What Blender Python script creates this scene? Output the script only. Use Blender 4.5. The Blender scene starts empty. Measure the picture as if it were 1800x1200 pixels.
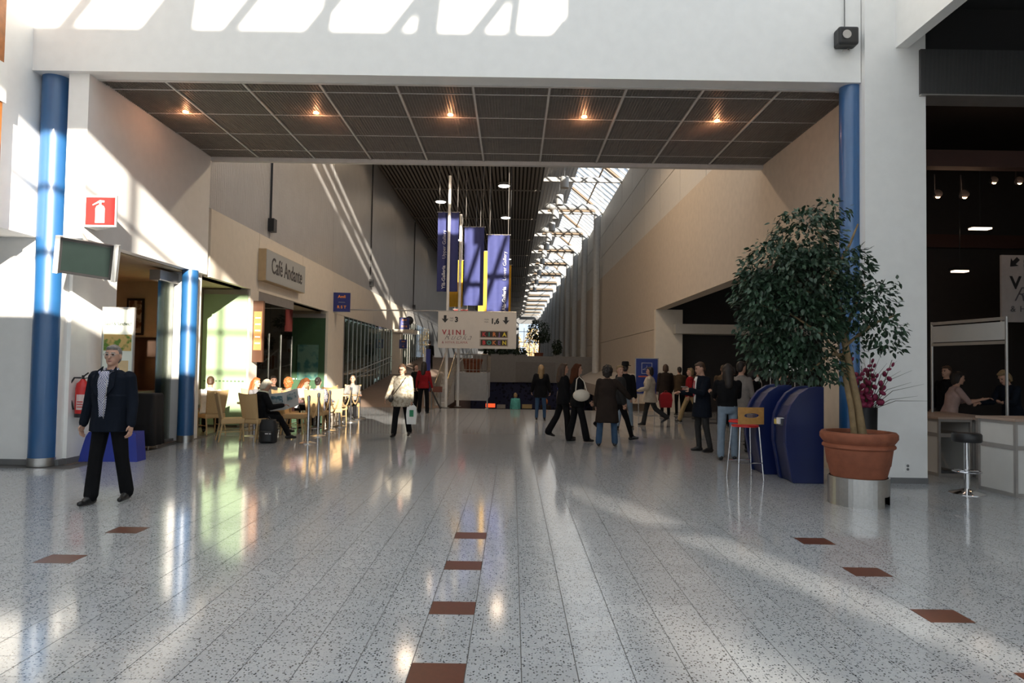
import bpy, bmesh, math, random
import numpy as np
from mathutils import Vector, Matrix, Euler
from mathutils.bvhtree import BVHTree

random.seed(7)
rng = np.random.default_rng(7)
PI = math.pi
R = math.radians
scene = bpy.context.scene
C = scene.collection

# ------------------------------------------------------------------ camera
cam_d = bpy.data.cameras.new('camera')
cam_d.sensor_width = 36.0
cam_d.lens = 24.0
cam_d.clip_end = 600
cam = bpy.data.objects.new('camera', cam_d)
C.objects.link(cam)
_th, _ro, _ya = R(1.96), R(0.9), R(0.1)
_f = Vector((-math.sin(_ya) * math.cos(_th), math.cos(_ya) * math.cos(_th), math.sin(_th)))
_r = Vector((math.cos(_ya), math.sin(_ya), 0))
_u = _r.cross(_f)
_R = _r * math.cos(_ro) + _u * math.sin(_ro)
_U = -_r * math.sin(_ro) + _u * math.cos(_ro)
cam.matrix_world = Matrix(((_R.x, _U.x, -_f.x, 0), (_R.y, _U.y, -_f.y, 0), (_R.z, _U.z, -_f.z, 1.65), (0, 0, 0, 1)))
scene.camera = cam

# ------------------------------------------------------------------ sky, sun, exposure
world = bpy.data.worlds.new('sky')
scene.world = world
world.use_nodes = True
_bg = world.node_tree.nodes['Background']
_bg.inputs['Color'].default_value = (0.80, 0.90, 1.0, 1)
_bg.inputs['Strength'].default_value = 1.45

sun_d = bpy.data.lights.new('sun', 'SUN')
sun_d.energy = 17.0
sun_d.color = (1.0, 0.90, 0.76)
sun_d.angle = R(0.55)
sun = bpy.data.objects.new('sun', sun_d)
C.objects.link(sun)
SUN = Vector((-0.39, 1.0, -0.286)).normalized()
sun.rotation_euler = SUN.to_track_quat('-Z', 'Y').to_euler()

vs = scene.view_settings
scene.display_settings.display_device = 'sRGB'
vs.view_transform = 'Standard'
vs.look = 'None'
vs.exposure = -0.05
vs.gamma = 1.0
vs.use_curve_mapping = False
scene.cycles.max_bounces = 8
scene.cycles.diffuse_bounces = 5
scene.cycles.glossy_bounces = 4
scene.cycles.transparent_max_bounces = 16
scene.cycles.sample_clamp_indirect = 6.0
scene.cycles.caustics_reflective = False
scene.cycles.caustics_refractive = False

# ------------------------------------------------------------------ materials
_M = {}
def mat(name, col=(.8, .8, .8), rough=.5, metal=0., var=.06, scale=6., bump=0., emit=0., spec=.5, bscale=None):
    if name in _M: return _M[name]
    m = bpy.data.materials.new(name); m.use_nodes = True
    nt = m.node_tree; b = nt.nodes['Principled BSDF']
    b.inputs['Roughness'].default_value = rough
    b.inputs['Metallic'].default_value = metal
    b.inputs['Specular IOR Level'].default_value = spec
    tc = nt.nodes.new('ShaderNodeTexCoord')
    nz = nt.nodes.new('ShaderNodeTexNoise')
    nz.inputs['Scale'].default_value = scale
    nz.inputs['Detail'].default_value = 4
    nt.links.new(tc.outputs['Object'], nz.inputs['Vector'])
    rp = nt.nodes.new('ShaderNodeValToRGB')
    c0 = [max(0, c * (1 - var)) for c in col]; c1 = [min(1, c * (1 + var)) for c in col]
    rp.color_ramp.elements[0].position = .3; rp.color_ramp.elements[1].position = .7
    rp.color_ramp.elements[0].color = (*c0, 1); rp.color_ramp.elements[1].color = (*c1, 1)
    nt.links.new(nz.outputs['Fac'], rp.inputs['Fac'])
    nt.links.new(rp.outputs['Color'], b.inputs['Base Color'])
    if emit:
        b.inputs['Emission Color'].default_value = (*col, 1)
        b.inputs['Emission Strength'].default_value = emit
    if bump:
        n2 = nt.nodes.new('ShaderNodeTexNoise'); n2.inputs['Scale'].default_value = bscale or scale * 6
        nt.links.new(tc.outputs['Object'], n2.inputs['Vector'])
        bp = nt.nodes.new('ShaderNodeBump'); bp.inputs['Strength'].default_value = bump; bp.inputs['Distance'].default_value = .02
        nt.links.new(n2.outputs['Fac'], bp.inputs['Height']); nt.links.new(bp.outputs['Normal'], b.inputs['Normal'])
    _M[name] = m
    return m

def glass(name, tint=(.8, .85, .85), rough=.02, refl=.08):
    if name in _M: return _M[name]
    m = bpy.data.materials.new(name); m.use_nodes = True
    nt = m.node_tree; nt.nodes.clear()
    out = nt.nodes.new('ShaderNodeOutputMaterial'); mx = nt.nodes.new('ShaderNodeMixShader')
    tr = nt.nodes.new('ShaderNodeBsdfTransparent'); gl = nt.nodes.new('ShaderNodeBsdfGlossy'); lw = nt.nodes.new('ShaderNodeLayerWeight')
    tr.inputs['Color'].default_value = (*tint, 1); gl.inputs['Roughness'].default_value = rough
    lw.inputs['Blend'].default_value = .35
    ma = nt.nodes.new('ShaderNodeMath'); ma.operation = 'MULTIPLY_ADD'; ma.inputs[1].default_value = .5; ma.inputs[2].default_value = refl
    nt.links.new(lw.outputs['Fresnel'], ma.inputs[0]); nt.links.new(ma.outputs[0], mx.inputs['Fac'])
    nt.links.new(tr.outputs[0], mx.inputs[1]); nt.links.new(gl.outputs[0], mx.inputs[2]); nt.links.new(mx.outputs[0], out.inputs['Surface'])
    _M[name] = m
    return m

def terrazzo(name, base, dark, rough):
    if name in _M: return _M[name]
    m = bpy.data.materials.new(name); m.use_nodes = True
    nt = m.node_tree; b = nt.nodes['Principled BSDF']; L = nt.links.new
    geo = nt.nodes.new('ShaderNodeNewGeometry')
    def cells(scale, thr, dens):
        nz = nt.nodes.new('ShaderNodeTexNoise'); nz.inputs['Scale'].default_value = scale * .8
        L(geo.outputs['Position'], nz.inputs['Vector'])
        mixv = nt.nodes.new('ShaderNodeMix'); mixv.data_type = 'VECTOR'; mixv.inputs['Factor'].default_value = .022
        L(geo.outputs['Position'], mixv.inputs['A']); L(nz.outputs['Color'], mixv.inputs['B'])
        v = nt.nodes.new('ShaderNodeTexVoronoi'); v.inputs['Scale'].default_value = scale
        L(mixv.outputs['Result'], v.inputs['Vector'])
        lt = nt.nodes.new('ShaderNodeMath'); lt.operation = 'LESS_THAN'; lt.inputs[1].default_value = thr
        L(v.outputs['Distance'], lt.inputs[0])
        sp = nt.nodes.new('ShaderNodeSeparateColor'); L(v.outputs['Color'], sp.inputs[0])
        l2 = nt.nodes.new('ShaderNodeMath'); l2.operation = 'LESS_THAN'; l2.inputs[1].default_value = dens
        L(sp.outputs[0], l2.inputs[0])
        mu = nt.nodes.new('ShaderNodeMath'); mu.operation = 'MULTIPLY'; L(lt.outputs[0], mu.inputs[0]); L(l2.outputs[0], mu.inputs[1])
        return mu.outputs[0]
    a = cells(64, .36, .46); c = cells(130, .42, .35)
    oi = nt.nodes.new('ShaderNodeObjectInfo')
    hs = nt.nodes.new('ShaderNodeHueSaturation'); hs.inputs['Color'].default_value = (*base, 1)
    mr = nt.nodes.new('ShaderNodeMapRange'); mr.inputs['To Min'].default_value = .95; mr.inputs['To Max'].default_value = 1.05
    L(oi.outputs['Random'], mr.inputs['Value']); L(mr.outputs[0], hs.inputs['Value'])
    m1 = nt.nodes.new('ShaderNodeMixRGB'); m1.inputs['Color2'].default_value = (base[0] * .72, base[1] * .73, base[2] * .76, 1)
    L(c, m1.inputs['Fac']); L(hs.outputs[0], m1.inputs['Color1'])
    m2 = nt.nodes.new('ShaderNodeMixRGB'); m2.inputs['Color2'].default_value = (*dark, 1)
    L(a, m2.inputs['Fac']); L(m1.outputs[0], m2.inputs['Color1'])
    L(m2.outputs[0], b.inputs['Base Color'])
    b.inputs['Roughness'].default_value = rough
    _M[name] = m
    return m

def wavy(name, col, rough, scale, strength, axis='X', metal=0.):
    if name in _M: return _M[name]
    m = mat(name, col, rough, metal, .04, 2.)
    nt = m.node_tree; b = nt.nodes['Principled BSDF']
    tc = [n for n in nt.nodes if n.type == 'TEX_COORD'][0]
    w = nt.nodes.new('ShaderNodeTexWave'); w.bands_direction = axis; w.inputs['Scale'].default_value = scale
    nt.links.new(tc.outputs['Object'], w.inputs['Vector'])
    v = nt.nodes.new('ShaderNodeTexVoronoi'); v.inputs['Scale'].default_value = 14
    nt.links.new(tc.outputs['Object'], v.inputs['Vector'])
    ad = nt.nodes.new('ShaderNodeMath'); ad.operation = 'MULTIPLY_ADD'; ad.inputs[1].default_value = .5
    nt.links.new(v.outputs['Distance'], ad.inputs[0]); nt.links.new(w.outputs['Fac'], ad.inputs[2])
    bp = nt.nodes.new('ShaderNodeBump'); bp.inputs['Strength'].default_value = strength; bp.inputs['Distance'].default_value = .02
    nt.links.new(ad.outputs[0], bp.inputs['Height']); nt.links.new(bp.outputs['Normal'], b.inputs['Normal'])
    return m

def pattern(name, ca, cb, scale, kind='checker'):
    if name in _M: return _M[name]
    m = mat(name, ca, .8); nt = m.node_tree; b = nt.nodes['Principled BSDF']
    tc = [n for n in nt.nodes if n.type == 'TEX_COORD'][0]
    if kind == 'checker':
        t = nt.nodes.new('ShaderNodeTexChecker'); t.inputs['Scale'].default_value = scale
        t.inputs['Color1'].default_value = (*ca, 1); t.inputs['Color2'].default_value = (*cb, 1)
        nt.links.new(tc.outputs['Object'], t.inputs['Vector']); o = t.outputs['Color']
    else:
        t = nt.nodes.new('ShaderNodeTexVoronoi' if kind == 'spots' else 'ShaderNodeTexNoise'); t.inputs['Scale'].default_value = scale
        nt.links.new(tc.outputs['Object'], t.inputs['Vector'])
        rp = nt.nodes.new('ShaderNodeValToRGB'); e = rp.color_ramp.elements
        e[0].position = .32 if kind == 'spots' else .42; e[1].position = e[0].position + .12
        e[0].color = (*ca, 1); e[1].color = (*cb, 1)
        nt.links.new(t.outputs['Distance' if kind == 'spots' else 'Fac'], rp.inputs['Fac']); o = rp.outputs['Color']
    nt.links.new(o, b.inputs['Base Color'])
    return m

WHITE = mat('white_painted_plaster', (.86, .855, .835), .55, var=.02, bump=.03, bscale=60)
CREAM = mat('cream_painted_plaster', (.78, .71, .60), .6, var=.03, bump=.03, bscale=60)
BEIGE = mat('beige_wall_render', (.61, .52, .42), .75, var=.05, bump=.08, bscale=40)
GREYB = mat('grey_skirting', (.16, .16, .16), .5)
BLUE = mat('glossy_blue_paint', (.012, .10, .27), .42, var=.03, spec=.9)
BLUE.node_tree.nodes['Principled BSDF'].inputs['Coat Weight'].default_value = .6
BLUE.node_tree.nodes['Principled BSDF'].inputs['Coat Roughness'].default_value = .12
STEEL = mat('brushed_steel', (.55, .54, .52), .28, 1., var=.05, scale=30)
CHROME = mat('chrome', (.75, .75, .76), .12, 1., var=.02)
ALU = mat('grey_aluminium', (.42, .40, .38), .4, .6)
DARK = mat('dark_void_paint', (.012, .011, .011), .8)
BROWNTILE = mat('brown_clay_tile', (.10, .032, .018), .32, var=.12, scale=30)
TERR = terrazzo('speckled_terrazzo', (.40, .415, .43), (.045, .047, .052), .10)
GROUT = mat('tile_joint', (.09, .085, .08), .7)
WOOD = mat('orange_wood', (.42, .15, .035), .45, var=.2, scale=10)
MESHG = mat('grey_mesh_metal', (.36, .32, .28), .45, .5)
RIB = mat('pale_ceiling_rib', (.62, .60, .57), .5)
BLACK = mat('black_plastic', (.012, .012, .013), .4)
SIGNBLUE = mat('deep_blue_print', (.012, .018, .16), .45)
RED = mat('signal_red', (.58, .02, .018), .35)
GREEN = mat('green_film', (.13, .28, .11), .35)
TERRA = mat('terracotta', (.27, .085, .042), .75, var=.15, scale=9, bump=.15)
RATTAN = pattern('woven_rattan', (.62, .43, .22), (.50, .33, .15), 90)
TABLEW = mat('pale_wood_top', (.62, .45, .26), .35, var=.12, scale=8)

# ------------------------------------------------------------------ mesh helpers
class MB:
    def __init__(s): s.v = []; s.f = []; s.m = []
    def add(s, vs, fs, m=0):
        o = len(s.v); s.v.extend([tuple(v) for v in vs]); s.f.extend([tuple(i + o for i in f) for f in fs]); s.m.extend([m] * len(fs)); return s
    def box(s, x0, x1, y0, y1, z0, z1, m=0):
        return s.add([(x0, y0, z0), (x1, y0, z0), (x1, y1, z0), (x0, y1, z0), (x0, y0, z1), (x1, y0, z1), (x1, y1, z1), (x0, y1, z1)],
                     [(0, 3, 2, 1), (4, 5, 6, 7), (0, 1, 5, 4), (1, 2, 6, 5), (2, 3, 7, 6), (3, 0, 4, 7)], m)
    def bar(s, p, q, w, h, m=0, up=(0, 0, 1)):
        p = Vector(p); q = Vector(q); d = (q - p).normalized(); u = Vector(up)
        if abs(d.dot(u)) > .98: u = Vector((0, 1, 0))
        a = d.cross(u).normalized() * (w / 2); b = a.cross(d).normalized() * (h / 2)
        vs = [p - a - b, p + a - b, p + a + b, p - a + b, q - a - b, q + a - b, q + a + b, q - a + b]
        return s.add(vs, [(0, 1, 2, 3), (7, 6, 5, 4), (0, 4, 5, 1), (1, 5, 6, 2), (2, 6, 7, 3), (3, 7, 4, 0)], m)
    def prism(s, pts, d, m=0):
        # pts: planar polygon (3d), extruded by vector d
        n = len(pts); d = Vector(d); a = [Vector(p) for p in pts]
        return s.add(a + [p + d for p in a], [tuple(range(n))[::-1], tuple(range(n, 2 * n))] + [(i, (i + 1) % n, n + (i + 1) % n, n + i) for i in range(n)], m)
    def rings(s, rings, m=0, caps=True):
        n = len(rings[0]); o = []; fs = []
        for r in rings: o.extend(r)
        for k in range(len(rings) - 1):
            for i in range(n):
                j = (i + 1) % n
                fs.append((k * n + i, k * n + j, (k + 1) * n + j, (k + 1) * n + i))
        if caps:
            fs.append(tuple(range(n))[::-1]); fs.append(tuple((len(rings) - 1) * n + i for i in range(n)))
        return s.add(o, fs, m)
    def tube(s, pts, rad, n=10, m=0, caps=True):
        P = [Vector(p) for p in pts]
        if not hasattr(rad, '__len__'): rad = [rad] * len(P)
        rr = []; u = None
        for i, p in enumerate(P):
            d = (P[min(i + 1, len(P) - 1)] - P[max(i - 1, 0)]).normalized()
            if u is None: u = d.orthogonal().normalized()
            u = (u - d * u.dot(d)); u = u.normalized() if u.length > 1e-6 else d.orthogonal().normalized()
            w = d.cross(u)
            rr.append([p + (u * math.cos(2 * PI * k / n) + w * math.sin(2 * PI * k / n)) * rad[i] for k in range(n)])
        return s.rings(rr, m, caps)
    def lathe(s, prof, c=(0, 0, 0), n=24, m=0, caps=True):
        return s.rings([[(c[0] + r * math.cos(2 * PI * k / n), c[1] + r * math.sin(2 * PI * k / n), c[2] + z) for k in range(n)] for r, z in prof], m, caps)
    def ell(s, c, r, m=0, n=12, k=8, M=None):
        c = Vector(c); vs = []
        for i in range(k + 1):
            t = PI * i / k; t = min(max(t, .02), PI - .02)
            for j in range(n):
                a = 2 * PI * j / n
                v = Vector((r[0] * math.sin(t) * math.cos(a), r[1] * math.sin(t) * math.sin(a), -r[2] * math.cos(t)))
                vs.append(c + (M @ v if M else v))
        fs = [(i * n + j, i * n + (j + 1) % n, (i + 1) * n + (j + 1) % n, (i + 1) * n + j) for i in range(k) for j in range(n)]
        fs += [tuple(range(n))[::-1], tuple(k * n + j for j in range(n))]
        return s.add(vs, fs, m)
    def cap(s, p, q, r0, r1, m=0, n=10):
        # tapered capsule
        p = Vector(p); q = Vector(q); d = (q - p)
        L = d.length; d = d / max(L, 1e-6)
        pts = [p - d * r0 * .98, p - d * r0 * .7, p, q, q + d * r1 * .7, q + d * r1 * .98]
        return s.tube(pts, [r0 * .15, r0 * .72, r0, r1, r1 * .72, r1 * .15], n, m)
    def mesh(s, name, mats, smooth=False):
        me = bpy.data.meshes.new(name); me.from_pydata(s.v, [], s.f)
        for x in (mats if isinstance(mats, (list, tuple)) else [mats]): me.materials.append(x)
        if any(s.m): me.polygons.foreach_set('material_index', s.m)
        if smooth: me.polygons.foreach_set('use_smooth', [True] * len(s.f))
        me.update(); return me
    def build(s, name, mats, parent=None, smooth=False, bevel=0., loc=None, rot=None):
        return link(name, s.mesh(name, mats, smooth), parent, bevel, loc, rot)

def link(name, me, parent=None, bevel=0., loc=None, rot=None):
    o = bpy.data.objects.new(name, me); C.objects.link(o)
    if parent: o.parent = parent
    if loc: o.location = loc
    if rot: o.rotation_euler = rot
    if bevel:
        b = o.modifiers.new('bevel', 'BEVEL'); b.width = bevel; b.segments = 2; b.limit_method = 'ANGLE'
    return o

def tag(o, label, cat, group=None, kind=None):
    o['label'] = label; o['category'] = cat
    if group: o['group'] = group
    if kind: o['kind'] = kind
    return o
def struct(o, label=None):
    o['kind'] = 'structure'
    if label: o['label'] = label
    return o
def thing(name, label, cat, loc=(0, 0, 0), rz=0, group=None):
    o = bpy.data.objects.new(name, None); C.objects.link(o); o.empty_display_size = .1
    o.location = loc; o.rotation_euler = (0, 0, rz)
    return tag(o, label, cat, group)
def copy_tree(o, parent=None):
    c = o.copy(); C.objects.link(c)
    if parent: c.parent = parent
    for ch in o.children: copy_tree(ch, c)
    return c
def smooth_angle(o, a=40):
    me = o.data
    me.polygons.foreach_set('use_smooth', [True] * len(me.polygons))
    bm = bmesh.new(); bm.from_mesh(me)
    for e in bm.edges:
        if len(e.link_faces) == 2 and e.calc_face_angle(0) > R(a): e.smooth = False
    bm.to_mesh(me); bm.free()
    return o

ORD = ['nearest', 'second nearest', 'third', 'fourth', 'fifth', 'sixth', 'seventh', 'eighth', 'ninth', 'tenth', 'eleventh', 'twelfth', 'thirteenth', 'farthest']
def text(s, size, m, parent=None, loc=(0, 0, 0), rot=(R(90), 0, 0), align='LEFT', shear=0., ext=.004, bold=0., sx=1., name='lettering', space=1.):
    cu = bpy.data.curves.new('txt', 'FONT'); cu.body = s; cu.size = size; cu.align_x = align; cu.shear = shear; cu.extrude = ext; cu.offset = bold
    cu.space_character = space; cu.resolution_u = 3
    t = bpy.data.objects.new('txt', cu)
    me = bpy.data.meshes.new_from_object(t)
    bpy.data.objects.remove(t); bpy.data.curves.remove(cu)
    me.materials.clear(); me.materials.append(m)
    o = link(name, me, parent, 0, loc, rot); o.scale = (sx, 1, 1)
    return o

# ================================================================== SETTING
def wall(name, boxes, m, label=None):
    b = MB()
    for x in boxes: b.box(*x)
    return struct(b.build(name, m), label)

# ---- floor with tiles
floor = wall('floor', [(-13, 20, -3, 25.6, -.25, -.004), (5.42, 20, 25.6, 26.3, -.25, -.004)], GROUT, 'speckled grey terrazzo tile floor')
TW, TD, TX0, TY0 = .301, .245, -.53, 6.52
tm = MB().box(.0026, TW - .0026, .0015, TD - .0015, -.02, 0).mesh('floor_tile', TERR)
bmn = MB().box(.0026, TW - .0026, .0015, TD - .0015, -.02, .0004).mesh('brown_tile', BROWNTILE)
tiles, rest = [], []
for j in range(-36, 78):
    y = TY0 + j * TD
    for i in range(-40, 50):
        x = TX0 + i * TW
        if abs(x) > .86 * abs(y) + 1.6 or y > 25.3: continue
        if y > 10.1 and (x < -6.8 or x > 9.5): continue
        if j in (0, -4, -8, -12) and i in (-11, 0, 11):
            o = link('brown_tile', bmn, floor, 0, (x, y, 0)); continue
        vis = y + TD > 3.35 and abs(x + .15) < .755 * y + .12
        (tiles if vis else rest).append((x, y))
tiles.sort(key=lambda t: t[1])
rest += tiles[285:]
for x, y in tiles[:285]: link('floor_tile', tm, floor, 0, (x, y, 0))
b = MB()
for x, y in rest:
    b.add([(x + .0026, y + .0015, 0), (x + TW - .0026, y + .0015, 0), (x + TW - .0026, y + TD - .0015, 0), (x + .0026, y + TD - .0015, 0)], [(0, 1, 2, 3)])
o = b.build('distant_floor_tiles', TERR, floor); o['kind'] = 'stuff'

# ---- front beam over the passage and the piers
wall('wall_front', [(-7.36, 5.2, 10.2, 10.5, 6.0, 8.1), (-7.36, -6.55, 10.5, 10.72, 6.0, 6.6), (5.0, 5.3, 10.5, 10.6, 6.0, 6.6), (-7.25, 4.4, 10.2, 10.5, 8.1, 11.05), (-7.25, 4.75, 10.2, 10.5, 11.68, 12.1), (-1.8, 5.2, 10.2, 10.5, 12.9, 14.2), (4.8, 5.2, 10.2, 10.5, 11.05, 14.2)],
     WHITE, 'white beam wall above the passage opening')
fb = MB()  # unseen bars added to throw slanted shadows on the hanging banners
for k in range(4): fb.bar((4.1 + .75 * k, 10.35, 8.1), (5.0 + .75 * k, 10.35, 11.0), .14, .2, up=(0, 1, 0))
fb.box(4.4, 6.2, 10.3, 10.4, 9.35, 9.55)
struct(fb.build('wall_front_shadow_bars', WHITE))
wall('wall_front_pier', [(5.21, 6.12, 10.1, 10.5, 0.08, 7.8)], WHITE, 'white pier beside the right blue column')
b = MB().box(5.15, 6.125, 10.09, 10.5, 0, .085); struct(b.build('baseboard_right', GREYB))
wall('wall_front_low', [(-13, -6.98, 10.5, 10.66, .09, 3.5)], WHITE, 'white wall left of the left blue column')
struct(MB().box(-13, -6.93, 10.49, 10.66, 0, .09).build('baseboard_left', GREYB))

# atrium shell (side walls, rear facade, roof bars)
wl = wall('wall_left', [(-7.8, -7.36, -2.5, 10.5, 3.5, 14.2), (-7.36, -7.345, 8.3, 9.6, 5.0, 6.6)], WHITE, 'white upper side wall of the foreground hall on the left')
wall('wall_left_recess', [(-13.2, -13, -2.5, 10.6, 0, 3.5)], WHITE)
wall('ceiling_left_recess', [(-13, -7.8, -2.5, 10.6, 3.5, 3.6)], WHITE)
post = MB().box(-7.36, -7.18, 9.16, 9.40, 3.6, 5.2).box(-7.36, -7.18, 9.16, 9.40, 5.75, 9.5)
struct(post.build('trim_1', WOOD), 'orange wooden wall post at the left edge')
struct(MB().box(-7.36, -7.16, 9.12, 9.44, 5.2, 5.75).build('trim_2', WHITE))
wall('wall_right', [(5.67, 5.85, -2.5, 6.5, 6.49, 11.4), (5.67, 5.85, 6.5, 10.1, 6.49, 8.2)], WHITE, 'white bulkhead wall at the upper right')
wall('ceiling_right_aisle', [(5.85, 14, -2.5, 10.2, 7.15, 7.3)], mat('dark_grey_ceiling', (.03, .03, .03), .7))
wall('wall_right_aisle', [(14, 14.2, -2.5, 10.3, 0, 7.3)], CREAM)
rear = [(-13, 14, -2.75, -2.5, 5.6, 6.03), (-13, 14, -2.75, -2.5, 0, .3), (-13, -3.2, -2.75, -2.5, 6.03, 14.2), (5.75, 6.1, -2.75, -2.5, 6.03, 14.2), (6.1, 14, -2.75, -2.5, 6.03, 7.3), (-3.2, 5.75, -2.75, -2.5, 8.83, 10.33)] + [(-13 + 1.8 * k - .06, -13 + 1.8 * k + .06, -2.7, -2.55, .3, 5.6) for k in range(16)] + [(-13, 14, -2.68, -2.57, 2.7, 2.8)]
for z in (6.95, 7.95): rear.append((-3.2, 5.75, -2.68, -2.56, z - .03, z + .03))
for k in range(1, 6): rear.append((-2.35 + 1.35 * k - .035, -2.35 + 1.35 * k + .035, -2.68, -2.56, 6.03, 8.83))
rb = MB()
for x in rear: rb.box(*x)
for k in range(-3, 7):
    x = -1.9 + 1.25 * k
    p, q = Vector((x, -2.6, 10.33)), Vector((x + 2.9, -2.6, 14.2))
    if p.x < -3.2: p = p + (q - p) * ((-3.2 - p.x) / 2.9)
    if q.x > 5.75: q = q - (q - p) * ((q.x - 5.75) / (q.x - p.x))
    rb.bar(p, q, .20, .20, up=(0, 1, 0))
for x, w in ((-.2, .5), (2.05, .18), (3.6, .35), (4.9, .16)): rb.bar((x, -2.6, 10.33), (x + .25, -2.6, 12.6), w, .12, up=(0, 1, 0))
struct(rb.build('wall_rear', WHITE), 'tall glazed rear facade of the foreground hall')
rb = MB()
for k in range(7): rb.box(-7.6, 5.8, -2.5 + 2.1 * k - .2, -2.5 + 2.1 * k + .2, 14.2, 14.5)
for k in range(6): rb.box(-7.4 + 2.6 * k - .05, -7.4 + 2.6 * k + .05, -2.5, 10.4, 14.2, 14.35)
struct(rb.build('ceiling_atrium_bars', WHITE))

struct(MB().box(-90, 130, -60, -3.0, -.3, -.05).build('ground_forecourt', mat('pale_paving', (.62, .60, .57), .8)))
bo = MB()  # unseen building, height and slots shaped to block sun and streak the floor
for q in ((-90, 20.15, -.1, 18.1), (20.15, 20.65, -.1, 13.3), (20.15, 20.65, 14.1, 18.1), (20.65, 21.9, -.1, 18.1), (21.9, 22.16, -.1, 10.5), (21.9, 22.16, 15.5, 18.1), (22.16, 130, -.1, 18.1)): bo.box(q[0], q[1], -45.2, -45, q[2], q[3])
struct(bo.build('wall_sun_screen', mat('white_facade', (.88, .88, .87), .7)), 'unseen slotted white building added to block the sun and cast floor streaks')

# ---- blue columns
def column(x, y, r, z1, label, white_top=False):
    t = thing('blue_column', label, 'column', (x, y, 0))
    MB().lathe([(r, .12), (r, z1)], n=32).build('shaft', BLUE, t)
    smooth_angle(t.children[0])
    o = MB().lathe([(r + .006, 0), (r + .006, .13)], n=32).build('steel_base_ring', STEEL, t); smooth_angle(o)
    if white_top:
        o = MB().lathe([(r, z1), (r, 9)], n=32).build('white_upper_shaft', WHITE, t); smooth_angle(o)
    return t
column(-7.18, 10.5, .195, 6.0, 'glossy blue column at the left end of the passage beam')
column(5.135, 10.4, .155, 6.0, 'glossy blue column behind the potted ficus')

# ---- passage under the beam
wall('wall_passage_left', [(-6.86, -6.55, 10.3, 10.74, 3.47, 6.0), (-7.5, -6.55, 10.74, 14.5, 3.47, 6.7)], WHITE, 'white passage wall over the café entrance')
wall('wall_passage_low', [(-7.12, -6.92, 10.66, 11.85, .09, 3.47)], WHITE, 'short white wall carrying the fire extinguisher')
struct(MB().box(-7.12, -6.91, 10.66, 11.86, 0, .09).build('baseboard_passage', GREYB))
wall('wall_passage_right', [(5.3, 5.55, 10.5, 14.6, 3.8, 6.7), (5.3, 5.55, 10.5, 11.7, 0, 3.8)], BEIGE, 'beige right wall of the passage')
wall('ceiling_passage', [(-7.5, 5.55, 10.5, 14.6, 6.6, 6.75)], DARK)
struct(MB().box(-6.56, 5.3, 14.5, 14.62, 5.93, 6.6).build('trim_passage_back', RIB))
struct(MB().box(-6.55, 5.2, 10.5, 10.56, 5.99, 6.1).build('trim_passage_front', RIB))
# egg-crate ceiling: ribs and mesh panels
gc = thing('grid_ceiling', 'brown-grey metal mesh ceiling grid above the passage', 'ceiling', (0, 0, 6.0)); gc['kind'] = 'structure'
xs = [-6.55] + [-5.52 + 1.2065 * k for k in range(9)] + [5.3]
ys = [10.56, 10.9, 11.95, 12.98, 13.98, 14.5]
for x in xs[1:-1]: MB().box(x - .016, x + .016, 10.56, 14.5, -.005, .05).build('rib', RIB, gc)
for y in ys[1:-1]: MB().box(-6.55, 5.3, y - .009, y + .009, .003, .045).build('cross_rib', RIB, gc)
cache = {}
for i in range(len(xs) - 1):
    for j in range(len(ys) - 1):
        w, d = xs[i + 1] - xs[i], ys[j + 1] - ys[j]
        k = (round(w, 2), round(d, 2))
        if k not in cache:
            b = MB(); n = max(2, round(w / .05)); q = max(2, round(d / .05))
            for a in range(n): b.box(w * (a + .5) / n - .003, w * (a + .5) / n + .003, 0, d, 0, .035)
            for a in range(q): b.box(0, w, d * (a + .5) / q - .003, d * (a + .5) / q + .003, 0, .035)
            cache[k] = b.mesh('mesh_panel', MESHG)
        link('mesh_panel', cache[k], gc, 0, (xs[i], ys[j], .008))
cb = MB().box(-6.3, 4.9, 11.18, 11.3, .28, .36)
o = cb.build('cable_tray', RIB, gc)
for x in (-4.55, -.55, 1.95): MB().tube([(x, 11.25, .36), (x + .25, 11.75, .34)], .05, 10).build('pipe', RIB, gc)

GLOW = mat('warm_lamp_glow', (1., .32, .12), .4, emit=14.)
places = ['over the café entrance', 'second from the left', 'in the middle of the row', 'second from the right', 'nearest the right wall']
for k, (x, y) in enumerate(((-5.82, 11.85), (-3.51, 11.8), (-1.16, 11.8), (1.18, 11.8), (3.53, 11.9))):
    t = thing('downlight', 'small red-glowing downlight in the mesh ceiling, ' + places[k], 'lamp', (x, y, 6.0), 0, 'downlights in the passage ceiling')
    MB().lathe([(.05, .02), (.075, .10), (.08, .25), (.03, .27)], n=14).build('housing', BLACK, t)
    MB().lathe([(.002, -.012), (.05, -.008), (.05, .015)], n=14).build('lens', GLOW, t)
    ld = bpy.data.lights.new('downlight_bulb', 'POINT'); ld.energy = 6; ld.color = (1, .45, .22); ld.shadow_soft_size = .04
    lo = bpy.data.objects.new('bulb', ld); C.objects.link(lo); lo.parent = t; lo.location = (0, 0, -.09)

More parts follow.
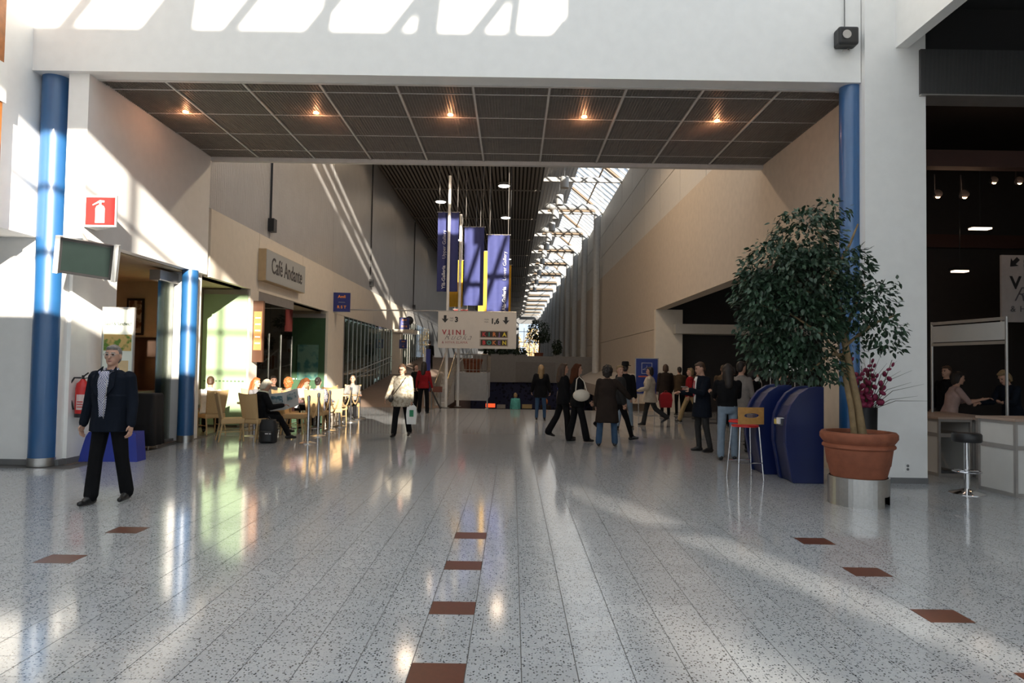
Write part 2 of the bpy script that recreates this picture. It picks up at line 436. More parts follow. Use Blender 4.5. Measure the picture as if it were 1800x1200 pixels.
# ---- hall beyond the passage
fs = wall('wall_hall_left', [(-7.1, -6.72, 14.5, 130, 4.95, 13.2), (-7.0, -6.72, 14.62, 42, 3.45, 4.95), (-7.1, -6.66, 42, 130, 4.3, 4.95), (-7.1, -6.66, 53.8, 130, 1, 4.3)], mat('grey_wall_backing', (.30, .29, .28), .7), 'left wall of the long hall with cream fascia and grey metal cladding')
seams = [14.72, 17.55, 21.2, 24.85, 28.5, 32.1, 35.8, 39.5, 42]
for a, c in zip(seams, seams[1:]): MB().box(-6.72, -6.6, a + .008, c - .008, 3.45, 4.94).build('fascia_panel', CREAM, fs)
CORR = wavy('perforated_grey_cladding', (.52, .51, .50), .38, 3.2, .35, 'Y', .35)
sm = [14.72, 18.4, 24.9, 31.4, 38, 45, 52, 60, 70, 80, 95, 130]
for a, c in zip(sm, sm[1:]): MB().box(-6.72, -6.66, a + .01, c - .01, 4.97, 13.2).build('cladding_panel', CORR, fs)
for y in (18.4, 31.4, 45):
    cbx = MB().tube([(-6.63, y, 11), (-6.63, y, 5.2)], .025, 8).box(-6.66, -6.5, y - .12, y + .12, 5.15, 5.5)
    tag(cbx.build('wall_sensor', BLACK), 'black sensor box on a long cable down the grey cladding, ' + {18.4: 'above the café', 31.4: 'midway along the hall', 45: 'far down the hall'}[y], 'sensor', 'sensors on the grey cladding')
# right wall
rw = wall('wall_hall_right', [(5.42, 5.7, 14.6, 25.7, 3.8, 13.0), (5.42, 5.7, 25.7, 130, -3.3, 11.0), (5.3, 5.42, 14.6, 25.7, 3.8, 7.0), (5.3, 5.42, 25.7, 130, -3.3, 3.05), (5.3, 5.42, 25.7, 130, 3.07, 7.0)], BEIGE, 'tall beige right wall of the long hall')
PANEL = mat('pale_wall_panel', (.66, .63, .58), .5, var=.03)
for k in range(16):
    for z0, z1 in ((7.03, 8.3), (8.33, 9.6), (9.63, 10.95)):
        MB().box(5.34, 5.42, 16.0 + 3 * k + .015, 19.0 + 3 * k - .015, z0, z1).build('wall_panel', PANEL, rw)
wall('wall_jamb', [(5.3, 6.3, 25.4, 25.7, 0, 3.8)], CREAM, 'cream jamb at the far end of the side opening')
# ceiling slats
cl = wall('ceiling', [(-6.7, 1.45, 18, 130, 11.35, 11.5)], mat('dark_ceiling_void', (.05, .045, .04), .9), 'slatted ceiling of the long hall')
SLAT = mat('brown_grey_slat', (.30, .27, .235), .5, .2)
sl = MB().box(-.055, .055, 0, 112, 0, .05).mesh('slat', SLAT)
for k in range(41): link('slat', sl, cl, 0, (-6.55 + .195 * k, 18, 11.1))
cr = MB().box(-6.6, 1.35, -.04, .04, 0, .06).mesh('cross_rail', SLAT)
for k in range(15): link('cross_rail', cr, cl, 0, (0, 22 + 7.3 * k, 11.04))
wall('ceiling_roof_front', [(-1.8, 5.6, 10.4, 18.0, 14.2, 14.35), (-7.2, 1.4, 17.8, 18, 11.3, 14.3)], DARK)
# skylight: slatted inner slope, ridge, glazing
sk = thing('roof_skylight', 'long glazed skylight along the right edge of the hall ceiling', 'skylight', (0, 0, 0)); sk['kind'] = 'structure'
A, B_, D_ = Vector((1.4, 0, 11.1)), Vector((3.45, 0, 12.6)), Vector((5.45, 0, 10.95))
SLOPE = mat('grey_slope_cladding', (.50, .47, .44), .5)
MB().prism([(A.x, 19, A.z), (B_.x, 19, B_.z), (B_.x, 19, B_.z + .08), (A.x, 19, A.z + .12)], (0, 111, 0)).build('slope_lining', SLOPE, sk)
for k in range(9):
    p = A.lerp(B_, (k + .5) / 9)
    MB().bar((p.x + .03, 19, p.z - .05), (p.x + .03, 130, p.z - .05), .05, .05).build('slope_slat', SLOPE, sk)
SKG = glass('skylight_glass', (.93, .96, 1.0), .05, .02)
FRAME = mat('pale_skylight_frame', (.72, .68, .62), .5)
OCHRE = mat('ochre_rafter', (.46, .32, .20), .6)
for k in range(15):
    y = 19.4 + 7.3 * k
    MB().prism([(B_.x, y + .05, B_.z), (D_.x, y + .05, D_.z), (D_.x + .01, y + .05, D_.z + .02), (B_.x + .01, y + .05, B_.z + .02)], (0, 7.2, 0)).build('pane', SKG, sk)
    MB().bar((A.x, y, 10.98), (D_.x, y, 10.98), .16, .22).build('tie_beam', FRAME, sk)
    MB().bar((B_.x, y, B_.z - .1), (D_.x, y, D_.z - .1), .10, .16).build('rafter', OCHRE, sk)
gb = MB().bar((B_.x, 0, B_.z - .05), (D_.x, 0, D_.z - .05), .07, .07).mesh('glazing_bar', FRAME)
for k in range(62): link('glazing_bar', gb, sk, 0, (0, 24 + .81 * k, 0))
MB().bar((4.45, 19, 11.72), (4.45, 130, 11.72), .06, .06).build('purlin', OCHRE, sk)
# ducts with elbows
DUCT = mat('white_duct_paint', (.72, .71, .68), .45)
for k in range(13):
    y = 41.3 + 7.2 * k
    t = thing('ventilation_duct', ORD[k] + ' of the white ventilation ducts bending along the right wall', 'duct', (5.0, y, 1.22 if k == 0 else 2.1), 0, 'white ventilation ducts'); ez = 1.15 - t.location.z
    o = MB().tube([(0, 0, 0), (0, 0, 9.75 + ez), (-.06, 0, 9.98 + ez), (-.2, 0, 10.12 + ez), (-.42, 0, 10.16 + ez)], .21, 14).build('riser', DUCT, t); smooth_angle(o, 60)
    o = MB().tube([(-.40, 0, 10.16 + ez), (-2.7, 0, 10.16 + ez), (-2.95, .1, 10.22 + ez), (-3.05, .3, 10.3 + ez)], .20, 14).build('horizontal_run', DUCT, t); smooth_angle(o, 60)
    MB().box(-3.0, .1, -.16, .16, 9.86 + ez, 9.94 + ez).build('support_rail', OCHRE, t)
tag(MB().prism([(4.05, 27, .2), (4.05, 27, .75), (5.29, 27, 1.35), (5.29, 27, .2)], (0, 17.9, 0)).build('sloped_ledge', BEIGE), 'sloped concrete ledge at the foot of the ventilation ducts', 'ledge')
CYL = mat('white_lamp_cylinder', (.80, .78, .74), .5)
for k in range(14):
    t = thing('pendant_lamp', ORD[k] + ' of the white cylinder lamps hanging under the skylight', 'lamp', (2.4, 33.2 + 3.6 * k, 10.35), 0, 'cylinder lamps under the skylight')
    o = MB().lathe([(.19, .02), (.21, 0), (.21, .55), (.19, .56)], n=18).build('shade', CYL, t); smooth_angle(o)
    MB().tube([(0, 0, .55), (0, 0, 1.47)], .012, 6).build('cord', ALU, t)
LENS = mat('cool_lamp_glow', (1., .95, .85), .4, emit=6.)
for k, (x, y) in enumerate(((-.6, 35.3), (-4.3, 39), (-.6, 43), (-4.3, 51), (-.6, 60), (-4.3, 29), (.3, 20.5))):  # last two are unseen fill lamps, added to brighten the hall and fascia
    t = thing('ceiling_lamp', ['round recessed lamp in the slatted ceiling nearest the skylight', 'round recessed lamp in the slatted ceiling near the left wall', 'second round recessed lamp in the slatted ceiling by the skylight', 'far round ceiling lamp near the left wall', 'farthest round ceiling lamp by the skylight', 'unseen round ceiling lamp added above the foot of the ramp to light the hall', 'unseen round ceiling lamp added behind the passage beam to brighten the fascia'][k], 'lamp', (x, y, 10.95), 0, 'round lamps in the slatted ceiling')
    MB().lathe([(.30, .02), (.33, 0), (.33, .14), (.2, .2)], n=18).build('housing', ALU, t)
    MB().lathe([(.01, -.02), (.28, -.015), (.28, .02)], n=18).build('lens', LENS, t)
    ld = bpy.data.lights.new('ceiling_lamp_bulb', 'SPOT'); ld.energy = 90 if k < 5 else (140, 1700)[k - 5]; ld.spot_size = R(165); ld.spot_blend = .3; ld.color = (1, .74, .50); ld.shadow_soft_size = .33
    lo = bpy.data.objects.new('bulb', ld); C.objects.link(lo); lo.parent = t; lo.location = (0, 0, -.06)

# ramp, lower level, gallery
RAMP = mat('ramp_carpet', (.24, .17, .13), .7, var=.1)
rp = MB().prism([(-6.75, 25.6, -3.4), (-6.75, 25.6, 0), (-6.75, 49, 2.1), (-6.75, 130, 2.1), (-6.75, 130, -3.4)], (4.0, 0, 0))
struct(rp.build('floor_ramp', RAMP), 'ramp rising along the left wall')
wall('floor_lower', [(-2.75, 5.3, 27.6, 130, -3.4, -3.2)], mat('dark_blue_carpet', (.01, .012, .035), .9))
st = MB()
for k in range(19): st.box(-2.75, 5.3, 25.6 + .3 * k, 25.9 + .3 * k, -3.3, -.17 * (k + 1))
struct(st.build('floor_stair', TERR), 'stairs leading down at the end of the floor')
GW = mat('grey_gallery_wall', (.30, .29, .28), .7)
gw = wall('wall_gallery', [(-2.6, 5.3, 45, 45.4, .5, 2.25), (-2.6, 5.3, 45.4, 130, 1.9, 2.1)], GW, 'grey parapet of the upper gallery at the back')
MB().box(.2, 2.8, 44.9, 45, .55, 1.85).build('roller_door', mat('grey_roller', (.24, .23, .22), .6), gw)
LB = pattern('dark_blue_seating', (.006, .008, .03), (.03, .035, .09), 5, 'spots')
wall('wall_lower', [(-2.75, 5.3, 45.2, 45.6, -3.2, .5)], LB, 'dark blue back of the lower gallery')
wall('wall_hall_end', [(-6.7, 1.0, 130, 130.3, 2, 12), (1, 5.5, 130, 130.3, 9.5, 13), (5.2, 5.5, 130, 130.3, 2, 13)], GW, 'far end wall of the hall')
we = thing('window_1', 'bright end window of the hall', 'window', (0, 0, 0)); we['kind'] = 'structure'
MB().box(1, 5.2, 130.1, 130.14, 2.1, 9.5).build('pane', SKG, we)
for k in range(5): MB().box(1 + 1.05 * k - .05, 1 + 1.05 * k + .05, 130, 130.2, 2.1, 9.5).build('mullion', FRAME, we)
for z in (4, 6, 8): MB().box(1, 5.2, 130, 130.2, z - .05, z + .05).build('transom', FRAME, we)

# ---- dark exhibition hall on the right
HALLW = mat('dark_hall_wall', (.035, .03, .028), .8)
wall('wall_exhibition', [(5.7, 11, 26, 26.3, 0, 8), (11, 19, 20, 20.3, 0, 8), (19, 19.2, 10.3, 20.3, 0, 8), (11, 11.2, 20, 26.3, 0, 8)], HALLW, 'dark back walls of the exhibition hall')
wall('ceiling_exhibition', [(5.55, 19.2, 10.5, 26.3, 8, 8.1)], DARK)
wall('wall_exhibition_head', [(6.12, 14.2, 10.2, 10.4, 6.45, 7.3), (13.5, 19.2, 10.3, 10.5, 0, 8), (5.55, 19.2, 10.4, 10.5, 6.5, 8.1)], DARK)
sb = thing('shutter_box', 'dark perforated roller shutter box above the right opening', 'shutter', (6.02, 10.05, 5.78))
MB().box(0, 8, 0, .4, 0, .68).build('casing', wavy('dark_perforated_sheet', (.045, .045, .045), .5, 16, .4, 'X'), sb)
MB().box(0, 8, -.01, .4, -.02, 0).build('bottom_rail', ALU, sb)
for k in (0, 4):
    b = MB().box(5.7, 19, 12.2 + 1.9 * k, 12.45 + 1.9 * k, 5.35 - .02 * k, 5.65)
    struct(b.build('trim_truss', mat('dark_red_brown_beam', (.06, .025, .018), .7)))
cn = MB().box(5.95, 10.9, 25.0, 26, 2.9, 3.25); tag(cn.build('door_canopy', CREAM), 'cream canopy box over the dark doors at the back right', 'canopy')

# ================================================================== CAFÉ SIDE
CAFEW = mat('warm_cafe_wall', (.50, .40, .26), .7)
DWOOD = mat('dark_wood_panel', (.035, .018, .010), .5, var=.25, scale=5)
wall('floor_cafe', [(-12.9, -6.8, 10.6, 25.5, -.004, .0)], mat('cafe_floor', (.16, .11, .075), .35))
wall('wall_cafe', [(-12.9, -7.75, 15.8, 16.0, 2.15, 3.45), (-13, -12.9, 10.6, 24.6, 0, 3.5), (-7.95, -7.78, 16.0, 17.05, 0, 3.45), (-12.9, -6.66, 24.25, 24.5, 0, 3.45)], CAFEW, 'warm beige inner wall of the café')
wall('wall_cafe_dado', [(-12.9, -7.75, 15.76, 16.0, 0, 2.15), (-9.2, -9.0, 17.1, 24.2, 0, 3.45)], DWOOD, 'dark wood panelling inside the café')
wall('ceiling_cafe', [(-12.9, -6.73, 10.6, 24.6, 3.45, 3.47)], CAFEW)
wall('wall_post_1', [(-7.3, -6.66, 13.98, 14.5, 0, 3.47)], WHITE, 'white pier behind the second blue column')
wall('wall_post_2', [(-6.85, -6.6, 17.05, 17.6, 0, 3.45)], CREAM, 'cream post between green panel and dark café glass')
wall('wall_post_3', [(-6.85, -6.58, 24.2, 25.0, 0, 3.45), (-7.0, -6.62, 25.0, 26.6, 0, 3.45)], CREAM, 'cream post beside the dark green panel')
column(-6.60, 13.85, .155, 3.47, 'blue column at the café entrance under the passage lintel')
gp = thing('green_partition', 'pale green glazed partition catching the sun behind the café tables', 'partition', (-7.75, 17.0, 0))
MB().box(0, 1.1, 0, .04, .05, 3.3).build('panel', mat('pale_green_film', (.36, .50, .30), .3, var=.03), gp)
MB().box(0, 1.1, -.01, .06, 3.3, 3.42).build('head_rail', ALU, gp)
for k in range(11): MB().box(.06 + .095 * k, .11 + .095 * k, -.006, 0, 1.12, 1.15).build('dot', mat('dark_green_dot', (.08, .14, .07), .5), gp)
gp = thing('green_panel', 'dark green panel with a picture behind the café tables', 'partition', (-7.85, 24.1, 0))
MB().box(0, 1.2, 0, .04, .05, 3.2).build('panel', mat('deep_green_film', (.055, .11, .06), .25, var=.05), gp)
MB().box(0, 1.2, -.01, .06, 3.2, 3.34).build('head_rail', ALU, gp)
MB().box(.25, .98, -.03, 0, 1.0, 2.25).build('picture', pattern('teal_picture_print', (.02, .10, .09), (.10, .20, .15), 3, 'noise'), gp)
for k in range(11): MB().box(-.3 + .13 * k, -.23 + .13 * k, -.006, 0, 1.02, 1.06).build('dot', WHITE, gp)
DG = glass('dark_cafe_glass', (.30, .32, .30), .02, .05)
cg = thing('cafe_glazing', 'dark frameless glass screen at the café front', 'glass screen', (-6.64, 17.6, 0))
for k in range(3):
    p = MB().box(0, .012, .95 * k + .01, .95 * (k + 1) - .01, .02, 3.44).build('pane', DG, cg)
    MB().box(-.008, .02, .95 * (k + 1) - .012, .95 * (k + 1) + .012, .02, 2.4).build('edge_strip', STEEL, cg)
MB().box(-.03, .03, 0, 2.85, 3.2, 3.45).build('head_rail', mat('grey_rail', (.25, .24, .23), .5), cg)
dg = thing('glass_door', 'folded glass door leaves at the café entrance', 'door', (-6.95, 13.25, 0))
for k in range(3):
    MB().box(-.06 * k, -.06 * k + .012, .02 + .14 * k, .62 + .05 * k, .05, 3.2).build('leaf', glass('entrance_glass', (.75, .78, .74), .02, .06), dg)
MB().box(-.16, .05, 0, .75, 3.2, 3.4).build('head_rail', ALU, dg)
MB().box(-.16, .05, .0, .75, 0, .05).build('bottom_rail', ALU, dg)
mb = thing('menu_board', 'tall brown and orange menu lightbox on the cream post', 'sign', (-6.6, 17.3, 1.62))
MB().box(0, .26, -.05, .05, 0, 1.55).build('casing', mat('brown_board', (.07, .03, .015), .4), mb)
MB().box(.03, .23, -.062, -.05, .3, 1.28).build('lit_panel', mat('orange_lightbox', (.40, .17, .05), .5, emit=.15), mb)
for k in range(5): MB().box(.07, .2, -.068, -.062, 1.1 - .16 * k, 1.13 - .16 * k).build('print_line', WHITE, mb)
# café interior
for k, (x, y, w, h, z) in enumerate(((-10.2, 15.74, .62, .5, 2.35), (-8.95, 15.74, .4, .85, 2.2))):
    t = thing('framed_picture', ['framed portrait print high on the café wall', 'tall framed print beside the café entrance glass'][k], 'picture', (x, y, z))
    MB().box(0, w, 0, .03, 0, h).build('frame', BLACK, t); MB().box(.05, w - .05, -.006, 0, .05, h - .05).build('print', pattern('brown_print', (.12, .06, .03), (.40, .32, .22), 6, 'noise'), t)
t = thing('air_vent', 'grey ventilation grille high on the café wall', 'vent', (-9.75, 15.75, 2.85))
MB().box(0, .33, 0, .03, 0, .25).build('frame', GREYB, t)
for k in range(5): MB().box(.02, .31, -.015, 0, .03 + .045 * k, .045 + .045 * k).build('slat', ALU, t)
SHADE = mat('orange_lamp_shade', (1., .30, .07), .6, emit=1.6)
for k, (x, y, z) in enumerate(((-8.55, 14.6, 1.35), (-8.55, 15.2, 1.15))):
    t = thing('table_lamp', ['glowing orange table lamp inside the café', 'smaller glowing wall lamp beside the orange table lamp'][k], 'lamp', (x, y, 0))
    s = 1 - .3 * k
    MB().lathe([(.10 * s, 1.62 - .2 * k), (.055 * s, 1.86 - .2 * k)], n=16).build('shade', SHADE, t)
    MB().lathe([(.08, .95), (.02, .98), (.015, 1.6 - .2 * k), (.02, 1.66 - .2 * k)], n=10).build('stem', BLACK, t)
    ld = bpy.data.lights.new('lamp_bulb', 'POINT'); ld.energy = 9 - 4 * k; ld.color = (1, .5, .2); ld.shadow_soft_size = .06
    lo = bpy.data.objects.new('bulb', ld); C.objects.link(lo); lo.parent = t; lo.location = (0, -.16, 1.55)
t = thing('cafe_counter', 'dark counter carrying the lamps inside the café', 'counter', (-9.4, 14.35, 0))
MB().box(0, 1.3, 0, 1.2, 0, .9).build('body', DWOOD, t); MB().box(-.05, 1.35, -.05, 1.25, .9, .95).build('top', DWOOD, t)
for k, (x, y) in enumerate(((-7.9, 13.6), (-8.5, 13.3), (-9.2, 13.4))):
    t = thing('red_chair', ['red upholstered café chair nearest the entrance', 'middle red upholstered café chair indoors', 'red upholstered café chair deepest inside'][k], 'chair', (x, y, 0), .4 * k, 'red chairs inside the café')
    MB().box(-.22, .22, -.22, .22, .42, .5).build('seat', RED, t, bevel=.02); MB().box(-.22, .22, .18, .24, .5, .98).build('backrest', RED, t, bevel=.02)
    for sx in (-1, 1):
        for sy in (-1, 1): MB().tube([(sx * .19, sy * .19, 0), (sx * .19, sy * .19, .42)], .015, 8).build('leg', BLACK, t)
t = thing('draped_stand', 'black cloth-draped stand by the café entrance', 'stand', (-6.75, 12.6, 0))
n = 40
prof = []
for z, s in ((0.08, 1.08), (.5, 1.0), (.98, .97), (1.02, .9)):
    prof.append([((.24 + .015 * math.sin(9 * 2 * PI * k / n) * (1.1 - z)) * s * max(-1, min(1, 1.35 * math.cos(2 * PI * k / n))), (.22 + .015 * math.sin(7 * 2 * PI * k / n) * (1.1 - z)) * s * max(-1, min(1, 1.35 * math.sin(2 * PI * k / n))), z) for k in range(n)])
MB().rings(prof).build('cloth', mat('black_cloth', (.008, .008, .009), .9), t, smooth=True)
for sx in (-.15, .15):
    for sy in (-.15, .15): MB().tube([(sx, sy, 0), (sx, sy, .9)], .015, 6).build('leg', ALU, t)

# banner stand, extinguisher, signs, monitor
t = thing('banner_stand', 'salad and sandwich banner on a blue trapezoid foot by the white wall', 'banner', (-6.52, 11.25, 0), R(4))
MB().prism([(-.55, -.28, 0), (.5, -.28, 0), (.36, -.06, .45), (-.38, -.06, .45)], (0, .30, 0)).build('blue_foot', mat('blue_foot_paint', (.012, .03, .26), .4), t)
bp_ = MB().box(-.24, .24, -.01, .02, .45, 2.47).build('panel', mat('pale_banner', (.72, .76, .68), .5, var=.03), t)
for sx in (-.255, .24): MB().box(sx, sx + .018, -.02, .03, .45, 2.5).build('side_frame', ALU, t)
MB().box(-.25, .25, -.02, .03, 2.47, 2.5).build('top_frame', ALU, t)
MB().box(-.22, .22, -.014, -.01, 1.78, 2.05).build('photo_print', pattern('salad_print', (.10, .20, .03), (.55, .38, .14), 9, 'noise'), t)
text('Salad & Sandwich', .085, mat('dark_green_ink', (.04, .07, .04), .6), bp_, (0, -.012, 2.2), align='CENTER', shear=.2, sx=.75)
MB().box(.02, .18, -.014, -.01, 1.42, 1.62).build('note_print', mat('tan_note', (.62, .47, .26), .6), t)
t = thing('fire_extinguisher', 'red fire extinguisher hanging on the short white wall', 'extinguisher', (-6.79, 10.80, .72))
o = MB().lathe([(.06, 0), (.095, .01), (.10, .05), (.10, .46), (.085, .53), (.045, .57), (.03, .60)], n=24).build('cylinder', RED, t); smooth_angle(o, 50)
o = MB().lathe([(.102, .0), (.102, .06)], n=24).build('black_foot', BLACK, t)
MB().prism([(.103 * math.cos(a), .103 * math.sin(a), .12) for a in (-1.9, -1.5, -1.1, -.7, -.3, 0)] , (0, 0, .24)).build('paper_label', mat('white_red_label', (.72, .55, .52), .6), t)
for z in (.16, .20, .24): MB().box(-.02, .07, -.106, -.098, z, z + .012).build('label_line', RED, t)
MB().bar((-.02, 0, .62), (.10, -.03, .70), .02, .015).bar((-.02, 0, .60), (.09, -.03, .62), .02, .012).tube([(0, 0, .58), (0, 0, .66)], .02, 8).build('handle', BLACK, t)
MB().tube([(-.02, -.02, .62), (-.10, -.06, .62), (-.15, -.08, .52), (-.15, -.06, .3), (-.11, -.04, .12)], .014, 8).build('hose', BLACK, t)
t = thing('extinguisher_sign', 'red and white fire extinguisher sign jutting from the passage wall', 'sign', (-6.54, 10.27, 3.64))
MB().prism([(0, 0, 0), (.5, 0, 0), (.5, .02, 0), (.02, .3, 0), (0, .3, 0)], (0, 0, .48)).build('body', WHITE, t)
MB().box(.03, .47, -.006, 0, .03, .45).build('red_field', RED, t)
ex = MB().prism([(.18, -.01, .06), (.32, -.01, .06), (.32, -.01, .28), (.305, -.01, .315), (.27, -.01, .335), (.23, -.01, .335), (.195, -.01, .315), (.18, -.01, .28)], (0, .004, 0))
ex.prism([(.235, -.01, .335), (.265, -.01, .335), (.265, -.01, .375), (.235, -.01, .375)], (0, .004, 0)).prism([(.13, -.01, .335), (.14, -.01, .325), (.25, -.01, .375), (.31, -.01, .375), (.31, -.01, .40), (.24, -.01, .405)], (0, .004, 0))
ex.build('extinguisher_symbol', WHITE, t)
t = thing('monitor', 'flat monitor with silver side speakers hung beside the left blue column', 'monitor', (-6.30, 10.0, 3.11))
t.rotation_euler = (R(12), R(7), R(14)); t.scale = (.84, .84, .84)
MB().box(-.42, .42, -.03, .08, -.31, .31).build('casing', BLACK, t, bevel=.01)
MB().box(-.38, .38, -.036, -.03, -.26, .26).build('screen', mat('dark_green_screen', (.014, .022, .02), .15), t)
for sx in (-1, 1): MB().box(sx * .46 - .04, sx * .46 + .04, -.05, .08, -.33, .33).build('speaker_bar', mat('silver_plastic', (.62, .62, .60), .4), t, bevel=.01)
MB().tube([(0, .08, .1), (-.08, .3, .2), (-.30, .52, .38)], .03, 8).build('bracket', ALU, t)

# café sign and hall signs
t = thing('cafe_sign', 'grey lightbox sign reading Café Andante on the cream fascia', 'sign', (-6.6, 17.5, 3.73))
MB().box(0, .2, 0, 3.3, 0, .82).build('box', mat('tan_sign_side', (.50, .36, .20), .5), t)
fc_ = MB().box(.2, .21, .02, 3.28, .01, .81).build('face', mat('grey_sign_face', (.42, .44, .43), .5, var=.02), t)
text('Café Andante', .60, mat('charcoal_ink', (.03, .03, .035), .5), fc_, (.212, .38, .24), (R(90), 0, R(90)), sx=.78, bold=.004)
ORG = mat('orange_ink', (.85, .30, .06), .6)
def amfi(x, y, z, s, letters, label):
    t = thing('hall_sign', label, 'sign', (x, y, z), R(8))
    pn_ = MB().box(0, s, 0, .1, 0, 1.16 * s).build('panel', SIGNBLUE, t, bevel=.004)
    MB().box(-.012, s + .012, .01, .11, -.012, 0).build('rim', ALU, t)
    text('Amfi', .24 * s, ORG, pn_, (s / 2, -.003, .84 * s), align='CENTER', bold=.004)
    MB().box(.3 * s, .7 * s, -.004, 0, .56 * s, .58 * s).build('print_line', ALU, t)
    text(letters, .24 * s, ORG, pn_, (s / 2, -.003, .2 * s), align='CENTER', bold=.004)
amfi(-6.6, 24.9, 3.5, .60, 'R S T', 'blue sign reading Amfi R S T on the fascia')
amfi(-6.2, 36.95, 3.49, .55, 'O P R', 'blue sign reading Amfi O P R on the canopy slab')
amfi(-6.2, 37.15, 2.45, .42, 'Q', 'small blue sign low on the white pillar by the ramp')
t = thing('direction_sign', 'white hanging sign with two arrows to the halls', 'sign', (-2.81, 25.4, 2.24))
SF = mat('white_sign_face', (.62, .58, .53), .5, var=.02)
sp_ = MB().box(0, 2.92, 0, .08, 0, 1.36).build('panel', SF, t)
K = mat('black_ink', (.02, .02, .02), .6); RI = mat('wine_red_ink', (.35, .03, .04), .6); GI = mat('grey_ink', (.12, .11, .12), .6)
def arrow(cx, z, parent, ang=0, s=1.):
    pts = [(-.05, 0, .26), (.05, 0, .26), (.05, 0, .12), (.13, 0, .14), (0, 0, -.02), (-.13, 0, .14), (-.05, 0, .12)]
    ca, sa = math.cos(ang), math.sin(ang)
    pts = [(s * (p[0] * ca - (p[2] - .12) * sa), -.006, s * (p[0] * sa + (p[2] - .12) * ca) + .12) for p in pts]
    return MB().prism(pts, (0, .004, 0)).build('arrow', K, parent, loc=(cx, 0, z))
arrow(.26, .96, sp_); arrow(2.53, .93, sp_)
text('Halli', .08, GI, sp_, (.43, -.003, 1.09), ext=.002); text('Hall', .08, GI, sp_, (.43, -.003, 1.0), ext=.002)
text('3', .26, K, sp_, (.62, -.003, .98), bold=.012)
text('Hallit', .08, GI, sp_, (1.72, -.003, 1.06), ext=.002); text('Halls', .08, GI, sp_, (1.72, -.003, .97), ext=.002)
text('1,6', .26, K, sp_, (1.96, -.003, .94), bold=.012)
text('VIINI', .26, RI, sp_, (.16, -.003, .50), bold=.006, space=1.55, sx=1.0)
text('Ruoka', .33, GI, sp_, (.22, -.005, .31), shear=.55, bold=-.006, space=1.25)
text('& HYVÄ ELÄMÄ', .125, RI, sp_, (.15, -.003, .17), space=1.15, bold=-.001)
for row, (word, z) in enumerate((('KIRJA', .43), ('BOKEN', .12))):
    MB().box(1.56, 2.62, -.006, 0, z - .03, z + .24).build('pale_frame', mat('taupe_frame', (.36, .30, .25), .6), sp_)
    MB().box(1.60, 2.58, -.010, 0, z, z + .21).build('dark_field', mat('dark_brown_field', (.035, .022, .015), .6), sp_)
    cols = [(.55, .05, .05), (.03, .26, .20), (.62, .20, .06), (.20, .13, .30), (.70, .55, .05)]
    for k, ch in enumerate(word):
        text(ch, .2, mat('letter_ink_%d' % k, cols[k], .6), sp_, (1.72 + .19 * k, -.012, z + .035), align='CENTER', bold=.008, ext=.002)
tag(MB().tube([(-6.6, 25.5, 3.62), (.1, 25.5, 3.62)], .025, 8).build('cross_rod', ALU), 'thin metal rod carrying the white hanging sign', 'rod')
for x, h, l in ((-2.5, 8.8, 'taller white banner mast beside the stairs'), (-2.12, 7.5, 'shorter white banner mast beside the stairs')):
    t = thing('banner_mast', l, 'mast', (x, 25.75 + (h < 8) * .8, 0)); o = MB().tube([(0, 0, 0), (0, 0, h)], .055, 12).build('pole', mat('white_mast_paint', (.75, .73, .70), .4), t)
    MB().lathe([(.14, 0), (.14, .02), (.05, .03)], n=14).build('foot_plate', STEEL, t)
BAN = mat('blue_banner_cloth', (.030, .038, .145), .8, bump=.1, bscale=3)
YEL = mat('yellow_banner_cloth', (.62, .36, .03), .8)
LT = mat('pale_banner_ink', (.55, .55, .62), .7)
def banner(name, x0, x1, y, z0, z1, m, label, txt=None, tx=0):
    t = thing(name, label, 'banner', (x0, y, z0)); w = x1 - x0; n = 8; b = MB()
    vs = [(w * i / n, .035 * math.sin(i * 2.2), z) for z in (0, z1 - z0) for i in range(n + 1)]
    vs += [(v[0], v[1] + .012, v[2]) for v in vs]; q = 2 * (n + 1)
    b.add(vs, [(i, i + 1, n + 2 + i, n + 1 + i) for i in range(n)] + [(q + i + 1, q + i, q + n + 1 + i, q + n + 2 + i) for i in range(n)])
    cl_ = b.build('cloth', m, t, smooth=True)
    MB().tube([(-.05, 0, z1 - z0), (w + .05, 0, z1 - z0)], .018, 8).build('top_rod', ALU, t)
    for q in (.05, w - .05): MB().tube([(q, 0, z1 - z0), (q, 0, 11.12 - z0)], .006, 5).build('cable', ALU, t)
    if txt:
        text(txt[0], .19, LT, cl_, (tx, -.05, .1), (R(90), R(-90), 0), bold=.004); text(txt[1], .19, LT, cl_, (tx, -.05, 1.25), (R(90), R(-90), 0), bold=-.002)
banner('hanging_banner', -2.95, -2.15, 25.95, 4.4, 7.45, BAN, 'blue hanging banner lettered for the upper gallery', ('Ylä-Galleria', 'Upper Gallery'), .32)
banner('hanging_banner', -1.98, -1.2, 26.7, 3.95, 7.05, BAN, 'plain blue hanging banner between the two lettered ones')
banner('hanging_banner', -1.03, -.2, 25.9, 3.6, 6.6, BAN, 'blue hanging banner lettered for the lower gallery', ('Ala-Galleria', 'Lower Gallery'), .72)
banner('hanging_banner', -2.9, -2.3, 30.5, 4.2, 6.3, YEL, 'yellow banner behind the upper gallery banner')
banner('hanging_banner', -1.65, -1.1, 31.5, 3.8, 6.9, YEL, 'yellow banner behind the plain blue banner')
banner('hanging_banner', -.36, -.14, 31, 3.6, 6.2, YEL, 'narrow yellow banner edge behind the lower gallery banner')
banner('hanging_banner', -2.9, -2.2, 33, 3.1, 4.3, mat('red_banner_cloth', (.15, .015, .012), .8), 'short red banner just above the white direction sign')

